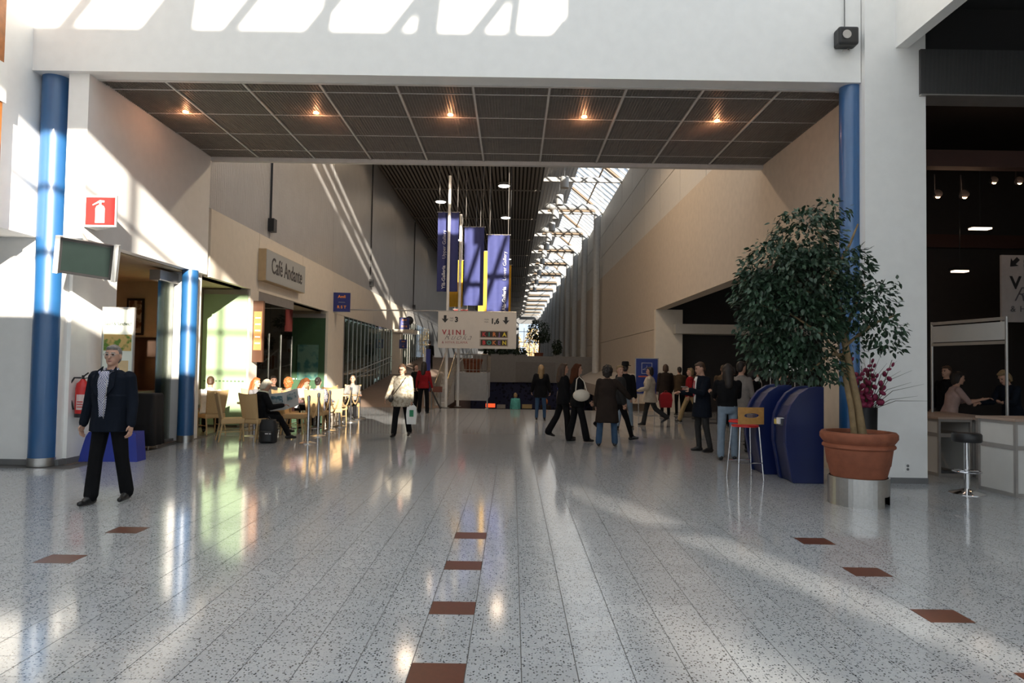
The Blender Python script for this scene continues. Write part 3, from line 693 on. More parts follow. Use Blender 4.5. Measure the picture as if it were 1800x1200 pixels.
# glass screens along the ramp
t = thing('glass_screen', 'long dark glass screen with pale curtain strips beside the ramp', 'glass screen', (-6.64, 26.7, 0))
OL = mat('pale_olive_strip', (.42, .42, .30), .7); RG = glass('ramp_glass', (.55, .6, .55), .02, .06)
for k in range(14):
    y = .75 * k; z0 = max(0, (26.7 + y - 25.6) * .0897)
    MB().box(0, .012, y + .02, y + .73, z0, 3.44).build('pane', RG, t); MB().box(-.03, .03, y - .02, y + .02, z0, 3.45).build('mullion', STEEL, t)
    MB().box(-.5, -.42, y + .1 + .15 * random.random(), y + .35 + .2 * random.random(), z0, 3.44).build('curtain_strip', OL, t)
MB().box(-1.0, -.9, -.1, 10.6, 0, 3.45).build('dark_back', DWOOD, t)
MB().tube([(.18, .4, 1.2), (.18, 10.3, 2.05)], .022, 8).build('handrail', STEEL, t)
MB().tube([(.18, .4, .95), (.18, 10.3, 1.8)], .015, 8).build('lower_rail', STEEL, t)
t = thing('glass_screen', 'farther glass screen with pale strips past the white pillar', 'glass screen', (-6.64, 39.2, 0))
for k in range(16):
    y = .9 * k; z0 = min(2.1, (39.2 + y - 25.6) * .0897)
    MB().box(0, .012, y + .02, y + .88, z0, 4.3).build('pane', RG, t); MB().box(-.03, .03, y - .02, y + .02, z0, 4.3).build('mullion', STEEL, t)
    MB().box(-.4, -.34, y + .1, y + .4 + .3 * random.random(), z0, 4.3).build('curtain_strip', OL, t)
MB().box(-1.0, -.9, -.1, 15, 0, 4.4).build('dark_back', DWOOD, t)
t = thing('entrance_pillar', 'white pillar with canopy slab beside the ramp', 'pillar', (-6.6, 37.2, 0))
MB().box(0, .5, 0, .5, .9, 3.3).build('shaft', CREAM, t); MB().box(0, 1.2, -.2, 1.9, 3.3, 3.48).build('canopy_slab', CREAM, t)
t = thing('round_mirror', 'dark round mirror beside the farther Amfi sign', 'mirror', (-5.75, 37.6, 4.0))
MB().lathe([(.22, 0), (.24, .03), (.14, .08)], n=20).build('disc', BLACK, t, rot=(R(90), 0, 0)); MB().tube([(0, .05, -.5), (0, .05, -.2)], .03, 8).build('stem', ALU, t)

# ================================================================== CAFÉ SEATING
def rattan_chair():
    t = thing('rattan_chair', 'x', 'chair')
    MB().box(-.23, .23, -.24, .22, .36, .47).build('seat', RATTAN, t, bevel=.025)
    b = MB(); n = 6; f = []; 
    for th in (0, .035):
        for r_ in range(7):
            z = .47 + .50 * r_ / 6; w = .205 + .035 * r_ / 6
            for c in range(n + 1):
                u = -1 + 2 * c / n
                f.append((w * u, .20 + .10 * r_ / 6 - .03 * (u * u) + th, z + (.02 * u * u if r_ == 6 else 0)))
    q = 7 * (n + 1); fc = []
    for r_ in range(6):
        for c in range(n):
            i = r_ * (n + 1) + c; fc += [(i, i + 1, i + n + 2, i + n + 1), (q + i + 1, q + i, q + i + n + 1, q + i + n + 2)]
    for c in range(n): fc += [(6 * (n + 1) + c, 6 * (n + 1) + c + 1, q + 6 * (n + 1) + c + 1, q + 6 * (n + 1) + c), (c + 1, c, q + c, q + c + 1)]
    for r_ in range(6): i = r_ * (n + 1); fc += [(i, i + n + 1, q + i + n + 1, q + i), (i + n + n + 1, i + n, q + i + n, q + i + 2 * n + 1)]
    b.add(f, fc).build('backrest', RATTAN, t)
    lg = mat('tan_chair_leg', (.50, .34, .16), .4)
    for sx in (-1, 1):
        MB().tube([(sx * .20, -.20, .38), (sx * .205, -.22, 0)], [.02, .014], 8).build('leg', lg, t)
        MB().tube([(sx * .20, .19, .38), (sx * .215, .26, 0)], [.02, .014], 8).build('leg', lg, t)
        MB().tube([(sx * .205, -.21, .2), (sx * .207, .22, .2)], .009, 6).build('stretcher', lg, t)
    return t
CH = [(-5.78, 14.1, 120, 'empty rattan chair at the left end beside the café column'), (-5.28, 14.2, 155, 'rattan chair under the white-haired newspaper reader'),
      (-6.1, 16.25, 40, 'sunlit rattan chair in front of the pale green partition'), (-5.35, 16.2, 175, 'rattan chair behind the curly-haired guest'),
      (-4.95, 15.6, 95, 'low rattan chair with its side to the nearest rope post'), (-4.72, 16.55, 180, 'rattan chair of the guest in the patterned blouse'),
      (-4.62, 17.6, 200, 'rattan chair just behind the patterned blouse'), (-4.75, 18.4, 160, 'rattan chair near the fourth rope post'), (-5.32, 19.4, 268, 'rattan chair at the far end of the café tables'),
      (-5.9, 18.75, 300, 'rattan chair on the far side of the table behind the ropes'), (-4.7, 20.1, 10, 'rattan chair of the farthest café guest'), (-6.0, 17.3, 250, 'rattan chair against the dark café glass'), (-6.75, 15.35, 230, 'rattan chair in the shaded café recess')]
c0 = rattan_chair()
for k, (x, y, a, l) in enumerate(CH):
    c = c0 if k == 0 else copy_tree(c0)
    c.location = (x, y, 0); c.rotation_euler = (0, 0, R(a)); c['label'] = l; c['group'] = 'rattan café chairs'
def table(x, y, label, r=.36):
    t = thing('cafe_table', label, 'table', (x, y, 0), 0, 'round café tables')
    MB().lathe([(r - .01, .71), (r, .72), (r, .745), (r - .01, .75)], n=28).build('tabletop', TABLEW, t)
    MB().tube([(0, 0, .02), (0, 0, .72)], .03, 12).build('stem', CHROME, t)
    MB().lathe([(.22, 0), (.22, .012), (.05, .03)], n=20).build('base', STEEL, t)
table(-5.65, 15.0, 'small round café table between the two nearest rattan chairs')
table(-5.55, 16.88, 'round café table before the dark café glass', .30)
table(-4.95, 17.15, 'round café table beside the patterned blouse')
table(-5.38, 18.25, 'round café table behind the rope posts')
table(-4.72, 19.2, 'farthest round café table')
CER = mat('white_crockery', (.8, .8, .78), .25)
for k, (x, y) in enumerate(((-5.55, 14.92), (-5.5, 16.95), (-4.9, 17.1), (-5.33, 18.15), (-5.42, 18.38))):
    t = thing('coffee_cup', ['white cup on the small near café table', 'white cup on the table before the dark glass', 'white cup on the table beside the patterned blouse', 'white cup at the near side of the table behind the ropes', 'white cup at the far side of the table behind the ropes'][k], 'cup', (x, y, .75), 0, 'cups on the café tables')
    MB().lathe([(.07, 0), (.075, .01), (.03, .012)], n=16).build('saucer', CER, t); MB().lathe([(.025, .012), (.042, .075), (.038, .075), (.022, .02)], n=14).build('bowl', CER, t)
for k, (x, y) in enumerate(((-4.12, 13.86), (-4.30, 15.2), (-4.38, 16.43), (-4.42, 17.55), (-4.47, 18.95), (-4.47, 20.05))):
    ordn = ['nearest', 'second', 'third', 'fourth', 'fifth', 'farthest'][k]
    t = thing('rope_post', '%s chrome rope post along the café seating' % ordn, 'post', (x, y, 0), 0, 'chrome rope posts')
    o = MB().lathe([(.17, 0), (.17, .012), (.10, .03), (.03, .045)], n=24).build('base', STEEL, t); smooth_angle(o)
    o = MB().tube([(0, 0, .03), (0, 0, .93)], .027, 12).build('pole', CHROME, t); smooth_angle(o)
    MB().lathe([(.034, .86), (.034, .95), (.02, .97)], n=12).build('cap', CHROME, t)
    if k:
        px, py = prev; pts = []
        for i in range(11):
            u = i / 10; pts.append((px + (x - px) * u, py + (y - py) * u, .88 - .40 * (1 - (2 * u - 1) ** 2)))
        b = MB()
        for i in range(10): b.bar(pts[i], pts[i + 1], .012, .05)
        tag(b.build('barrier_rope', RATTAN), 'sagging beige barrier band after the %s rope post' % ['', 'nearest', 'second', 'third', 'fourth', 'fifth'][k], 'rope', 'sagging barrier bands')
    prev = (x, y)
t = thing('backpack', 'black backpack standing on the floor beside the newspaper reader', 'backpack', (-4.92, 13.85, 0))
o = MB().rings([[(sx * (.17 - .03 * (abs(z - .2) > .19)) * math.copysign(abs(math.cos(a)) ** .6, math.cos(a)), (.11 - .02 * (z > .38)) * math.copysign(abs(math.sin(a)) ** .6, math.sin(a)), z) for sx in (1,) for a in [2 * PI * k / 20 for k in range(20)]] for z in (0, .02, .2, .36, .44, .47)]).build('bag', mat('black_nylon', (.010, .010, .011), .6), t, smooth=True)
MB().rings([[(.12 * math.copysign(abs(math.cos(a)) ** .6, math.cos(a)), -.11 + .05 * math.sin(a), z) for a in [2 * PI * k / 16 for k in range(16)]] for z in (.03, .05, .22, .25)]).build('front_pocket', BLACK, t, smooth=True)
MB().box(-.01, .05, -.165, -.158, .19, .205).box(.07, .11, -.165, -.158, .19, .205).build('reflective_strip', WHITE, t)
MB().tube([(-.05, 0, .46), (0, 0, .53), (.05, 0, .46)], .01, 8).build('grab_handle', BLACK, t)

# ================================================================== CENTRE BACK
t = thing('upper_stair', 'white stair block with steel railings leading up to the gallery', 'stairs', (0, 0, 0))
SW = mat('white_stair_side', (.62, .60, .57), .6)
MB().box(-2.52, -1.12, 30, 34, .06, 1.28).build('landing_block', SW, t)
b = MB()
for k in range(8): b.box(-2.95, -2.54, 26.2 + .47 * k, 26.67 + .47 * k, 0, .16 * (k + 1))
b.build('flight', SW, t)
def rail(p0, p1, n, h, nm):
    P0, P1 = Vector(p0), Vector(p1)
    MB().tube([P0 + Vector((0, 0, h)), P1 + Vector((0, 0, h))], .025, 8).build(nm, STEEL, t)
    MB().tube([P0 + Vector((0, 0, .12)), P1 + Vector((0, 0, .12))], .015, 6).build('bottom_rail', STEEL, t)
    for k in range(n + 1):
        p = P0.lerp(P1, k / n); MB().tube([p, p + Vector((0, 0, h))], .014 if 0 < k < n else .025, 6).build('baluster', STEEL, t)
rail((-2.52, 26.3, .1), (-2.52, 30, 1.28), 9, .9, 'stair_handrail'); rail((-2.52, 30, 1.28), (-1.12, 30, 1.28), 9, .8, 'landing_handrail')
rail((-1.12, 30, 1.28), (-1.12, 34, 1.28), 6, .8, 'side_handrail'); rail((-2.95, 26.0, 0), (-2.95, 30, 1.28), 9, .9, 'outer_handrail')
rail((-2.75, 30, .4), (-2.75, 45, 1.75), 18, .9, 'ramp_handrail')
t2 = thing('rail_post', 'slim steel rail post at the head of the descending stairs', 'post', (-.93, 25.4, 0)); MB().tube([(0, 0, 0), (0, 0, .9)], .03, 10).build('post', STEEL, t2); MB().lathe([(.08, 0), (.08, .02), (.03, .03)], n=12).build('foot_plate', STEEL, t2)
t2 = thing('handrail_bollard', 'low wooden bollard with black handrail at the foot of the ramp', 'bollard', (-2.78, 24.9, 0))
MB().box(-.22, .22, -.1, .1, .62, .82).build('wood_block', mat('dark_red_wood', (.16, .05, .03), .5), t2)
for sx in (-.16, .16): MB().tube([(sx, 0, 0), (sx, 0, .65)], .03, 8).build('leg', STEEL, t2)
MB().tube([(-.35, -.1, 1.1), (-.05, -.2, .5), (.2, -.25, .03)], .03, 8).build('handrail', BLACK, t2)
def pot(parent, r, h, name='pot', m=TERRA):
    o = MB().lathe([(r * .74, 0), (r * .82, h * .25), (r * .84, h * .27), (r * .9, h * .62), (r * .97, h * .66), (r * .97, h * .70), (r * .92, h * .74), (r * .98, h * .80), (r * 1.03, h * .86), (r * 1.03, h * .95), (r * .98, h), (r * .86, h), (r * .82, h * .9)], n=40).build(name, m, parent)
    smooth_angle(o, 35); return o
t2 = thing('terracotta_planter', 'broad terracotta planter behind the landing railing', 'planter', (-1.85, 31.5, 1.28)); pot(t2, .45, .62)
MB().lathe([(.01, .56), (.38, .56)], n=24, caps=False).build('soil', mat('dark_soil', (.02, .014, .01), .9), t2)
t2 = thing('blue_banner_stand', 'narrow blue roll-up banner beside the ramp rail', 'banner', (-3.3, 25.9, 0)); MB().box(0, .17, 0, .03, .6, 2.2).build('panel', SIGNBLUE, t2); MB().box(-.04, 0, 0, .04, 0, 2.25).build('post', ALU, t2)
for k, (x, y, z, w, m, l) in enumerate(((-1.55, 40, -.85, .55, mat('red_lit_sign', (1, .10, .03), .5, emit=1.2), 'small glowing red sign below the stair landing'),
                                      (-.9, 40, -.9, .5, mat('pale_lit_sign', (.6, .55, .5), .5), 'small pale sign next to the glowing red one'),
                                      (.55, 38, -.75, .55, mat('tan_card', (.62, .46, .22), .6), 'tan carton at the head of the descending stairs'),
                                      (2.5, 38, .35, .5, mat('blue_lit_screen', (.10, .18, .9), .5, emit=.8), 'small bright blue screen beside the blond visitor'))):
    t2 = thing('lit_sign' if k != 2 else 'carton', l, 'sign' if k != 2 else 'carton', (x, y, z)); MB().box(0, w, 0, .1, 0, .22).build('panel', m, t2); MB().box(.02, w - .02, .02, .08, -2.3, 0).build('stand', BLACK, t2)

# ---- plants
LEAFC = [mat('ficus_leaf', (.022, .052, .026), .45, var=.35, scale=3), mat('far_leaf', (.03, .05, .022), .5, var=.3, scale=3), mat('autumn_leaf', (.55, .38, .16), .6, var=.4, scale=.6)]
BARK = mat('tan_bark', (.26, .18, .09), .8, var=.2, scale=12, bump=.2)
LV = [(0, 0, 0), (.26, .35, .05), (0, .4, -.03), (-.26, .35, .05), (.2, .75, -.02), (-.2, .75, -.02), (0, 1.08, -.12)]
LF = [(0, 1, 2), (0, 2, 3), (2, 1, 4), (3, 2, 5), (2, 4, 6), (2, 6, 5)]
def foliage(parent, blobs, n, size, m, single=0, name='foliage', eye=Vector((0, 0, 1.65))):
    tot = sum(b[3] * b[4] * b[5] for b in blobs); items = []
    base = parent.matrix_world.translation if False else parent.location
    for cx, cy, cz, rx, ry, rz in blobs:
        for _ in range(int(n * rx * ry * rz / tot)):
            d = Vector(rng.normal(size=3)); d.normalize()
            r = rng.uniform(.25, 1) ** .45
            if rng.uniform() < .12: r *= 1.12
            p = Vector((cx + rx * r * d.x, cy + ry * r * d.y, cz + rz * r * d.z))
            out = Vector((d.x, d.y, d.z * .35 - .55 + rng.normal() * .35)) + Vector(rng.normal(size=3)) * .35
            out.normalize()
            q = out.to_track_quat('Y', 'Z') @ Euler((0, rng.normal() * .5, 0)).to_quaternion()
            s = size * rng.uniform(.7, 1.25)
            items.append((p, q, s, (p + base - eye).length - .4 * r))
    items.sort(key=lambda t: t[3])
    lm = None
    if single:
        b = MB().add(LV, LF); lm = b.mesh('leaf', m)
        step = max(1, len(items) // (3 * single)); 
        pick = set(range(0, single * step, step))
    else: pick = set()
    vs, fs = [], []
    L = [Vector(v) for v in LV]
    for i, (p, q, s, _) in enumerate(items):
        if i in pick:
            o = link('leaf', lm, parent, 0, p); o.rotation_mode = 'QUATERNION'; o.rotation_quaternion = q; o.scale = (s, s, s); continue
        k = len(vs); vs += [tuple(p + q @ (v * s)) for v in L]; fs += [tuple(x + k for x in f) for f in LF]
    me = bpy.data.meshes.new(name); me.from_pydata(vs, [], fs); me.materials.append(m)
    o = link(name, me, parent); o['kind'] = 'stuff'
    return o

t = thing('steel_plant_base', 'round brushed steel base ring under the large terracotta pot', 'plant stand', (4.32, 8.55, 0))
n = 40; prof = []
b = MB(); arc = [2 * PI * k / n for k in range(n)]
for k in range(n):
    a0, a1 = arc[k], arc[k] + 2 * PI / n
    gap = -1.25 < ((a0 + PI) % (2 * PI) - PI) < -.45
    z0 = .13 if gap else 0
    for r0, r1 in ((.35, .335),):
        v = [(r * math.cos(a), r * math.sin(a), z) for r in (r0, r1) for a in (a0, a1) for z in (z0, .34)]
        b.add(v, [(0, 2, 3, 1), (4, 5, 7, 6), (1, 3, 7, 5), (0, 4, 6, 2)])
smooth_angle(b.build('ring', STEEL, t), 30)
MB().lathe([(.01, .12), (.33, .12)], n=24, caps=False).build('inner_plate', BLACK, t)
t = thing('potted_ficus', 'large leafy ficus tree in a terracotta pot before the right column', 'plant', (4.32, 8.55, .34))
pot(t, .43, .55)
MB().lathe([(.01, .5), (.38, .5)], n=24, caps=False).build('soil', mat('dark_soil'), t)
def stem(pts, rad, nm='trunk', m=BARK, n=10): o = MB().tube(pts, rad, n).build(nm, m, t); smooth_angle(o, 60); return o
stem([(.06, 0, .45), (0, .02, .9), (-.14, .0, 1.5), (-.20, .05, 2.0), (-.30, .05, 2.6), (-.5, .1, 3.2)], [.055, .045, .042, .035, .025, .012])
stem([(-.03, .03, .45), (-.09, 0, .85), (-.17, .04, 1.35), (-.08, .1, 1.9), (.1, .05, 2.4)], [.04, .035, .032, .025, .012])
for p in ([(-.17, .02, 1.4), (-.5, -.1, 1.75), (-.9, -.1, 2.0), (-1.2, 0, 2.1)], [(-.2, .05, 2.0), (-.6, .1, 2.3), (-1.0, .1, 2.7)], [(-.18, .0, 1.6), (.15, -.1, 1.9), (.42, -.1, 2.0)],
          [(-.3, .05, 2.5), (-.1, 0, 2.9), (.0, 0, 3.15)], [(-.2, 0, 1.5), (-.45, -.2, 1.5), (-.7, -.25, 1.3)]):
    stem(p, [.022, .016, .011, .006][:len(p)], 'branch', BARK, 8)
BL = [(-.62, 0, 2.98, .46, .42, .38), (-1.0, .05, 2.58, .42, .42, .38), (-.62, -.05, 2.45, .55, .5, .45), (-1.12, 0, 2.12, .36, .4, .42), (-.75, -.1, 1.85, .5, .5, .46), (-1.0, .05, 1.55, .38, .35, .32), (-.55, -.1, 1.38, .36, .32, .24),
      (-.12, 0, 2.62, .34, .36, .28), (-.05, -.05, 2.1, .28, .36, .34), (.22, -.05, 2.2, .28, .28, .26), (.34, -.05, 1.80, .26, .28, .26), (-.28, 0, 1.3, .18, .2, .2), (.50, 0, 1.6, .12, .14, .1), (-.05, 0, 1.65, .18, .2, .25), (-.38, -.1, 3.28, .26, .26, .18), (-1.3, 0, 2.42, .2, .2, .18), (.45, 0, 2.36, .14, .14, .1)]
BL += [(-1.18, -.05, 1.75, .30, .35, .34), (-.9, -.1, 1.42, .36, .34, .28), (-1.28, 0, 2.2, .24, .3, .3), (-.35, -.1, 2.1, .34, .4, .4)]
BL = [(a - .05, b_, c, d, e, f) for a, b_, c, d, e, f in BL]
foliage(t, BL, 9000, .074, LEAFC[0], 290)

# flowers in a tall black vase
t = thing('flower_vase', 'tall black vase of burgundy gladioli and grasses behind the ficus pot', 'flowers', (4.80, 9.35, 0))
MB().lathe([(.13, 0), (.15, .3), (.17, 1.15), (.15, 1.15), (.13, .9)], n=24).build('vase', BLACK, t, smooth=True)
BUR = mat('burgundy_petal', (.19, .008, .045), .6, var=.4, scale=20)
FLM = MB().ell((0, 0, 0), (.06, .032, .05), n=8, k=5).mesh('floret', BUR, True)
GRS = mat('dark_grass', (.05, .06, .02), .6)
for k in range(7):
    a = R(-35 + 12 * k); bx, by = .08 * math.sin(k * 2.3), .07 * math.cos(k * 1.7)
    tip = Vector((.38 * math.sin(a) + bx, -.1 + by, 1.75 + .12 * math.cos(k * 1.9)))
    fs_ = MB().tube([(bx, by, 1.0), tip], [.008, .004], 6).build('flower_stem', GRS, t)
    for j in range(9):
        p = Vector((bx, by, 1.0)).lerp(tip, .28 + .08 * j); off = Vector((math.cos(j * 2.4), math.sin(j * 2.4), 0)) * .045
        M3 = Euler((j * .7, j * 1.3, j)).to_matrix()
        o = link('floret', FLM, fs_, 0, p + off, (j * .7, j * 1.3, j)); q = 1 - .05 * j; o.scale = (q, q, q)
for k in range(12):
    a = R(-20 + 9 * k); L = .75 + .2 * math.sin(k * 3.1)
    MB().tube([(.05, -.02, 1.1), (.05 + .4 * L * math.sin(a), -.1, 1.1 + .7 * L * max(.25, math.cos(a))), (.05 + .95 * L * math.sin(a), -.15, 1.1 + .95 * L * max(.15, math.cos(a)))], [.006, .004, .001], 5).build('grass_blade', GRS, t)

# gallery plants
t = thing('gallery_tree', 'dark round leafy tree standing on the gallery parapet', 'plant', (1.75, 46.5, 2.1))
stem([(0, 0, 0), (.05, 0, 1.0), (0, 0, 1.8)], [.06, .05, .03]); foliage(t, [(0, 0, 1.9, .75, .7, .75), (.3, 0, 1.5, .5, .5, .4), (-.45, 0, 1.4, .4, .4, .35)], 900, .16, LEAFC[1])
MB().lathe([(.25, 0), (.32, .4), (.28, .4)], n=16).build('pot', TERRA, t)
for k, (x, w) in enumerate(((-1.6, .8), (-.6, .9), (.4, 1.0), (2.9, .5))):
    t = thing('planter_shrub', ['low planter greenery at the left end of the gallery parapet', 'low planter greenery left of centre on the gallery parapet', 'low planter greenery right of centre on the gallery parapet', 'small plant right of the gallery tree'][k], 'plant', (x, 45.2, 2.25), 0, 'greenery on the gallery parapet')
    foliage(t, [(0, 0, .32 if k < 3 else .6, w * .5, .18, .24 if k < 3 else .5)], 260, .17, LEAFC[1])
    MB().box(-w * .55, w * .55, -.15, .15, 0, .1).build('trough', GW, t)
t = thing('hanging_plant', 'green plant above the white direction sign', 'plant', (-1.95, 34.2, 3.2))
foliage(t, [(0, 0, .4, .8, .4, .38)], 350, .16, LEAFC[1]); MB().box(-.7, .7, -.15, .15, -.1, .12).build('trough', GW, t); MB().tube([(0, 0, .1), (0, 0, 7.93)], .012, 5).build('cable', ALU, t)
for k, (x, y) in enumerate(((-.6, 142), (4.4, 145), (9.4, 142))):
    t = thing('autumn_tree', ['golden autumn tree left of the end window', 'golden autumn tree in the middle of the end window', 'golden autumn tree right of the end window'][k], 'tree', (x, y, 0), 0, 'autumn trees outside the end window')
    MB().tube([(0, 0, 0), (.1, 0, 4), (0, 0, 8)], [.2, .15, .06], 8).build('trunk', BARK, t); foliage(t, [(0, 0, 6, 2.2, 2, 3.6)], 700, .55, LEAFC[2])
struct(MB().box(-30, 40, 131, 200, -.5, 0).build('ground_outside', mat('pale_paving', (.4, .36, .3), .8)))

# ================================================================== RIGHT FOREGROUND
KB = mat('cobalt_kiosk_paint', (.006, .016, .095), .38)
def kiosk(x, y, label):
    t = thing('info_kiosk', label, 'kiosk', (x, y, 0), 0, 'blue kiosks')
    pr = [(.56, 0, 0), (.56, 0, 1.4), (.46, 0, 1.405), (.34, 0, 1.38), (.20, 0, 1.29), (.09, 0, 1.14), (.02, 0, .98), (0, 0, .82), (0, 0, .58), (.10, 0, .02), (.12, 0, 0)]
    MB().prism(pr, (0, .09, 0)).build('side_cheek', KB, t, bevel=.008)
    MB().prism([(p[0], p[1] + .46, p[2]) for p in pr], (0, .09, 0)).build('side_cheek', KB, t, bevel=.008)
    MB().prism([(min(p[0] + .035, .55), .09, p[2] - .03 if p[2] > .1 else p[2]) for p in pr], (0, .37, 0)).build('body', mat('dark_cobalt', (.010, .018, .07), .45), t)
    MB().box(-.01, .06, .14, .4, .82, .92).build('slot_tray', mat('grey_tray', (.12, .12, .14), .5), t)
    return t
k1 = kiosk(3.97, 9.95, 'nearer arched blue kiosk beside the terracotta pot')
MB().box(-.03, .05, .16, .26, .84, .93).build('paper_slip', WHITE, k1); MB().box(-.02, .06, .29, .38, .83, .9).build('paper_slip', mat('yellow_slip', (.6, .5, .12), .6), k1)
k2 = kiosk(3.83, 10.75, 'farther arched blue kiosk with the red shelf')
o = MB().prism([(-.42, .05, .80), (-.3, -.12, .80), (.05, -.15, .80), (.05, .35, .80), (-.3, .32, .80)], (0, 0, .035)).build('red_shelf', RED, k2, bevel=.01)
t = thing('bar_stool', 'bar stool with oval-holed plywood back and red seat before the blue kiosk', 'stool', (3.52, 10.35, 0), R(8))
PLY = mat('honey_plywood', (.48, .24, .06), .4, var=.15, scale=14)
b = MB(); n = 32; outer, inner = [], []
for k in range(n):
    a = 2 * PI * k / n; c, s_ = math.cos(a), math.sin(a)
    outer.append((.20 * max(-1, min(1, 1.45 * c)), .95 + .125 * max(-1, min(1, 1.45 * s_)))); inner.append((.12 * c, .955 + .035 * s_))
vs = []
for y in (-.21, -.19):
    vs += [(x, y + .08 * (x * 4) ** 2 * .3, z) for x, z in outer] + [(x, y + .08 * (x * 4) ** 2 * .3, z) for x, z in inner]
fs = []
for k in range(n):
    j = (k + 1) % n; fs += [(k, j, n + j, n + k), (2 * n + j, 2 * n + k, 3 * n + k, 3 * n + j), (j, k, 2 * n + k, 2 * n + j), (n + k, n + j, 3 * n + j, 3 * n + k)]
b.add(vs, fs).build('backrest', PLY, t)
MB().rings([[(.2 * math.cos(a), .19 * math.sin(a), z) for a in [2 * PI * k / 24 for k in range(24)]] for z in (.775, .80)]).build('seat', RED, t)
for sx in (-1, 1):
    for sy in (-1, 1): MB().tube([(sx * .15, sy * .14, .78), (sx * .20, sy * .19, 0)], .011, 8).build('leg', CHROME, t)
for sy in (-1, 1): MB().tube([(-.19, sy * .18, .25), (.19, sy * .18, .25)], .008, 6).build('footrest', CHROME, t)
t = thing('wall_speaker', 'small black loudspeaker box on the white beam with a cable above', 'loudspeaker', (4.78, 10.0, 6.5))
MB().box(0, .3, 0, .2, 0, .27).build('cabinet', BLACK, t, bevel=.03); MB().lathe([(.01, 0), (.06, -.01), (.065, .01)], n=16).build('cone', ALU, t, loc=(.11, -.005, .14), rot=(R(90), 0, 0)); MB().tube([(.16, .17, .27), (.16, .17, 3)], .008, 6).build('cable', GREYB, t); MB().tube([(.1, .1, -.06), (.2, .1, -.06), (.2, .15, 0)], .012, 6).build('bracket', ALU, t)
t = thing('wall_socket', 'white power socket low on the right pier', 'socket', (5.78, 10.085, .17)); MB().box(0, .08, 0, .02, 0, .13).build('plate', WHITE, t, bevel=.004)
for z in (.03, .08): MB().lathe([(.02, 0), (.02, .004)], n=12).build('outlet', GREYB, t, loc=(.04, 0, z + .01), rot=(R(90), 0, 0))
# booth counters
PNL = mat('white_laminate', (.62, .61, .58), .4, var=.02)
def counter(x0, x1, y0, y1, h, label, mid=.62, open_=False):
    t = thing('booth_counter', label, 'counter', (x0, y0, 0)); w, d = x1 - x0, y1 - y0
    for px in (0, w - .035):
        for py in (0, d - .035): MB().box(px, px + .035, py, py + .035, 0, h).build('post', ALU, t)
    for z in ((.0, .05), (mid, mid + .06), (h - .06, h - .02)):
        MB().box(.035, w - .035, .004, .03, *z).build('rail', ALU, t); MB().box(.004, .03, .035, d - .035, *z).build('rail', ALU, t)
    for z0, z1 in ((.05, mid), (mid + .06, h - .06)):
        if not open_: MB().box(.035, w - .035, .012, .022, z0, z1).build('panel', PNL, t)
        else: MB().box(.035, w - .035, d - .03, d - .02, z0, z1).build('panel', PNL, t)
        MB().box(.012, .022, .035, d - .035, z0, z1).build('panel', PNL, t); MB().box(w - .022, w - .012, .035, d - .035, z0, z1).build('panel', PNL, t)
    MB().box(-.02, w + .02, -.02, d + .02, h - .02, h + .015).build('worktop', mat('pale_brown_top', (.38, .28, .22), .4), t)
    return t
o = counter(6.68, 7.9, 9.1, 9.75, 1.02, 'white panelled counter at the right edge behind the bar stool'); o.rotation_euler = (0, 0, R(5))
counter(6.72, 7.25, 10.8, 11.9, .92, 'open-fronted white counter with a shelf in the dark hall', open_=True)
counter(7.27, 7.75, 10.75, 12.3, .92, 'narrow white counter under the booth frame')
t = thing('exhibition_booth', 'aluminium booth frame with a white header panel in the dark hall', 'booth', (0, 0, 0))
for x, y in ((7.42, 12.1), (7.62, 10.55)): MB().tube([(x, y, .9), (x, y, 2.52)], .022, 8).build('post', ALU, t)
MB().bar((7.42, 12.1, 2.30), (7.62, 10.55, 2.30), .03, .28).build('header_panel', PNL, t)
for z in (2.49, 2.12): MB().bar((7.42, 12.1, z), (7.62, 10.55, z), .04, .05).build('header_rail', ALU, t)
t = thing('bar_stool', 'chrome bar stool with round black seat before the booth counters', 'stool', (6.2, 9.35, 0))
o = MB().lathe([(.17, .70), (.18, .72), (.18, .80), (.165, .82), (.02, .825)], n=28).build('seat', BLACK, t); smooth_angle(o)
o = MB().tube([(0, 0, .02), (0, 0, .7)], .035, 14).build('column', CHROME, t); smooth_angle(o)
o = MB().lathe([(.22, 0), (.22, .008), (.14, .03), (.04, .07)], n=32).build('base', CHROME, t); smooth_angle(o)
MB().tube([(.17 * math.cos(a), .17 * math.sin(a), .3) for a in [2 * PI * k / 24 for k in range(25)]], .011, 8).build('foot_ring', CHROME, t)
MB().tube([(-.17, 0, .3), (.17, 0, .3)], .009, 6).build('foot_ring_strut', CHROME, t)
t = thing('hall_poster', 'white wine fair poster board deep in the dark hall', 'sign', (11.6, 16.2, 2.85)); hp_ = MB().box(0, 2.2, 0, .06, 0, 1.6).build('board', mat('dim_white_board', (.5, .47, .45), .5), t)
arrow(.3, 1.3, hp_, R(-45)); text('Halli', .09, GI, hp_, (.52, -.005, 1.42)); text('Hall', .09, GI, hp_, (.52, -.005, 1.32)); text('VIINI', .42, K, hp_, (.2, -.005, .8), space=1.5, bold=.01); text('Ruoka', .5, GI, hp_, (.25, -.006, .5), shear=.5, bold=-.008, space=1.2); text('& HYVÄ ELÄMÄ', .2, GI, hp_, (.2, -.005, .25), space=1.2)
HOT = mat('orange_spot_glow', (1., .55, .25), .4, emit=30.)
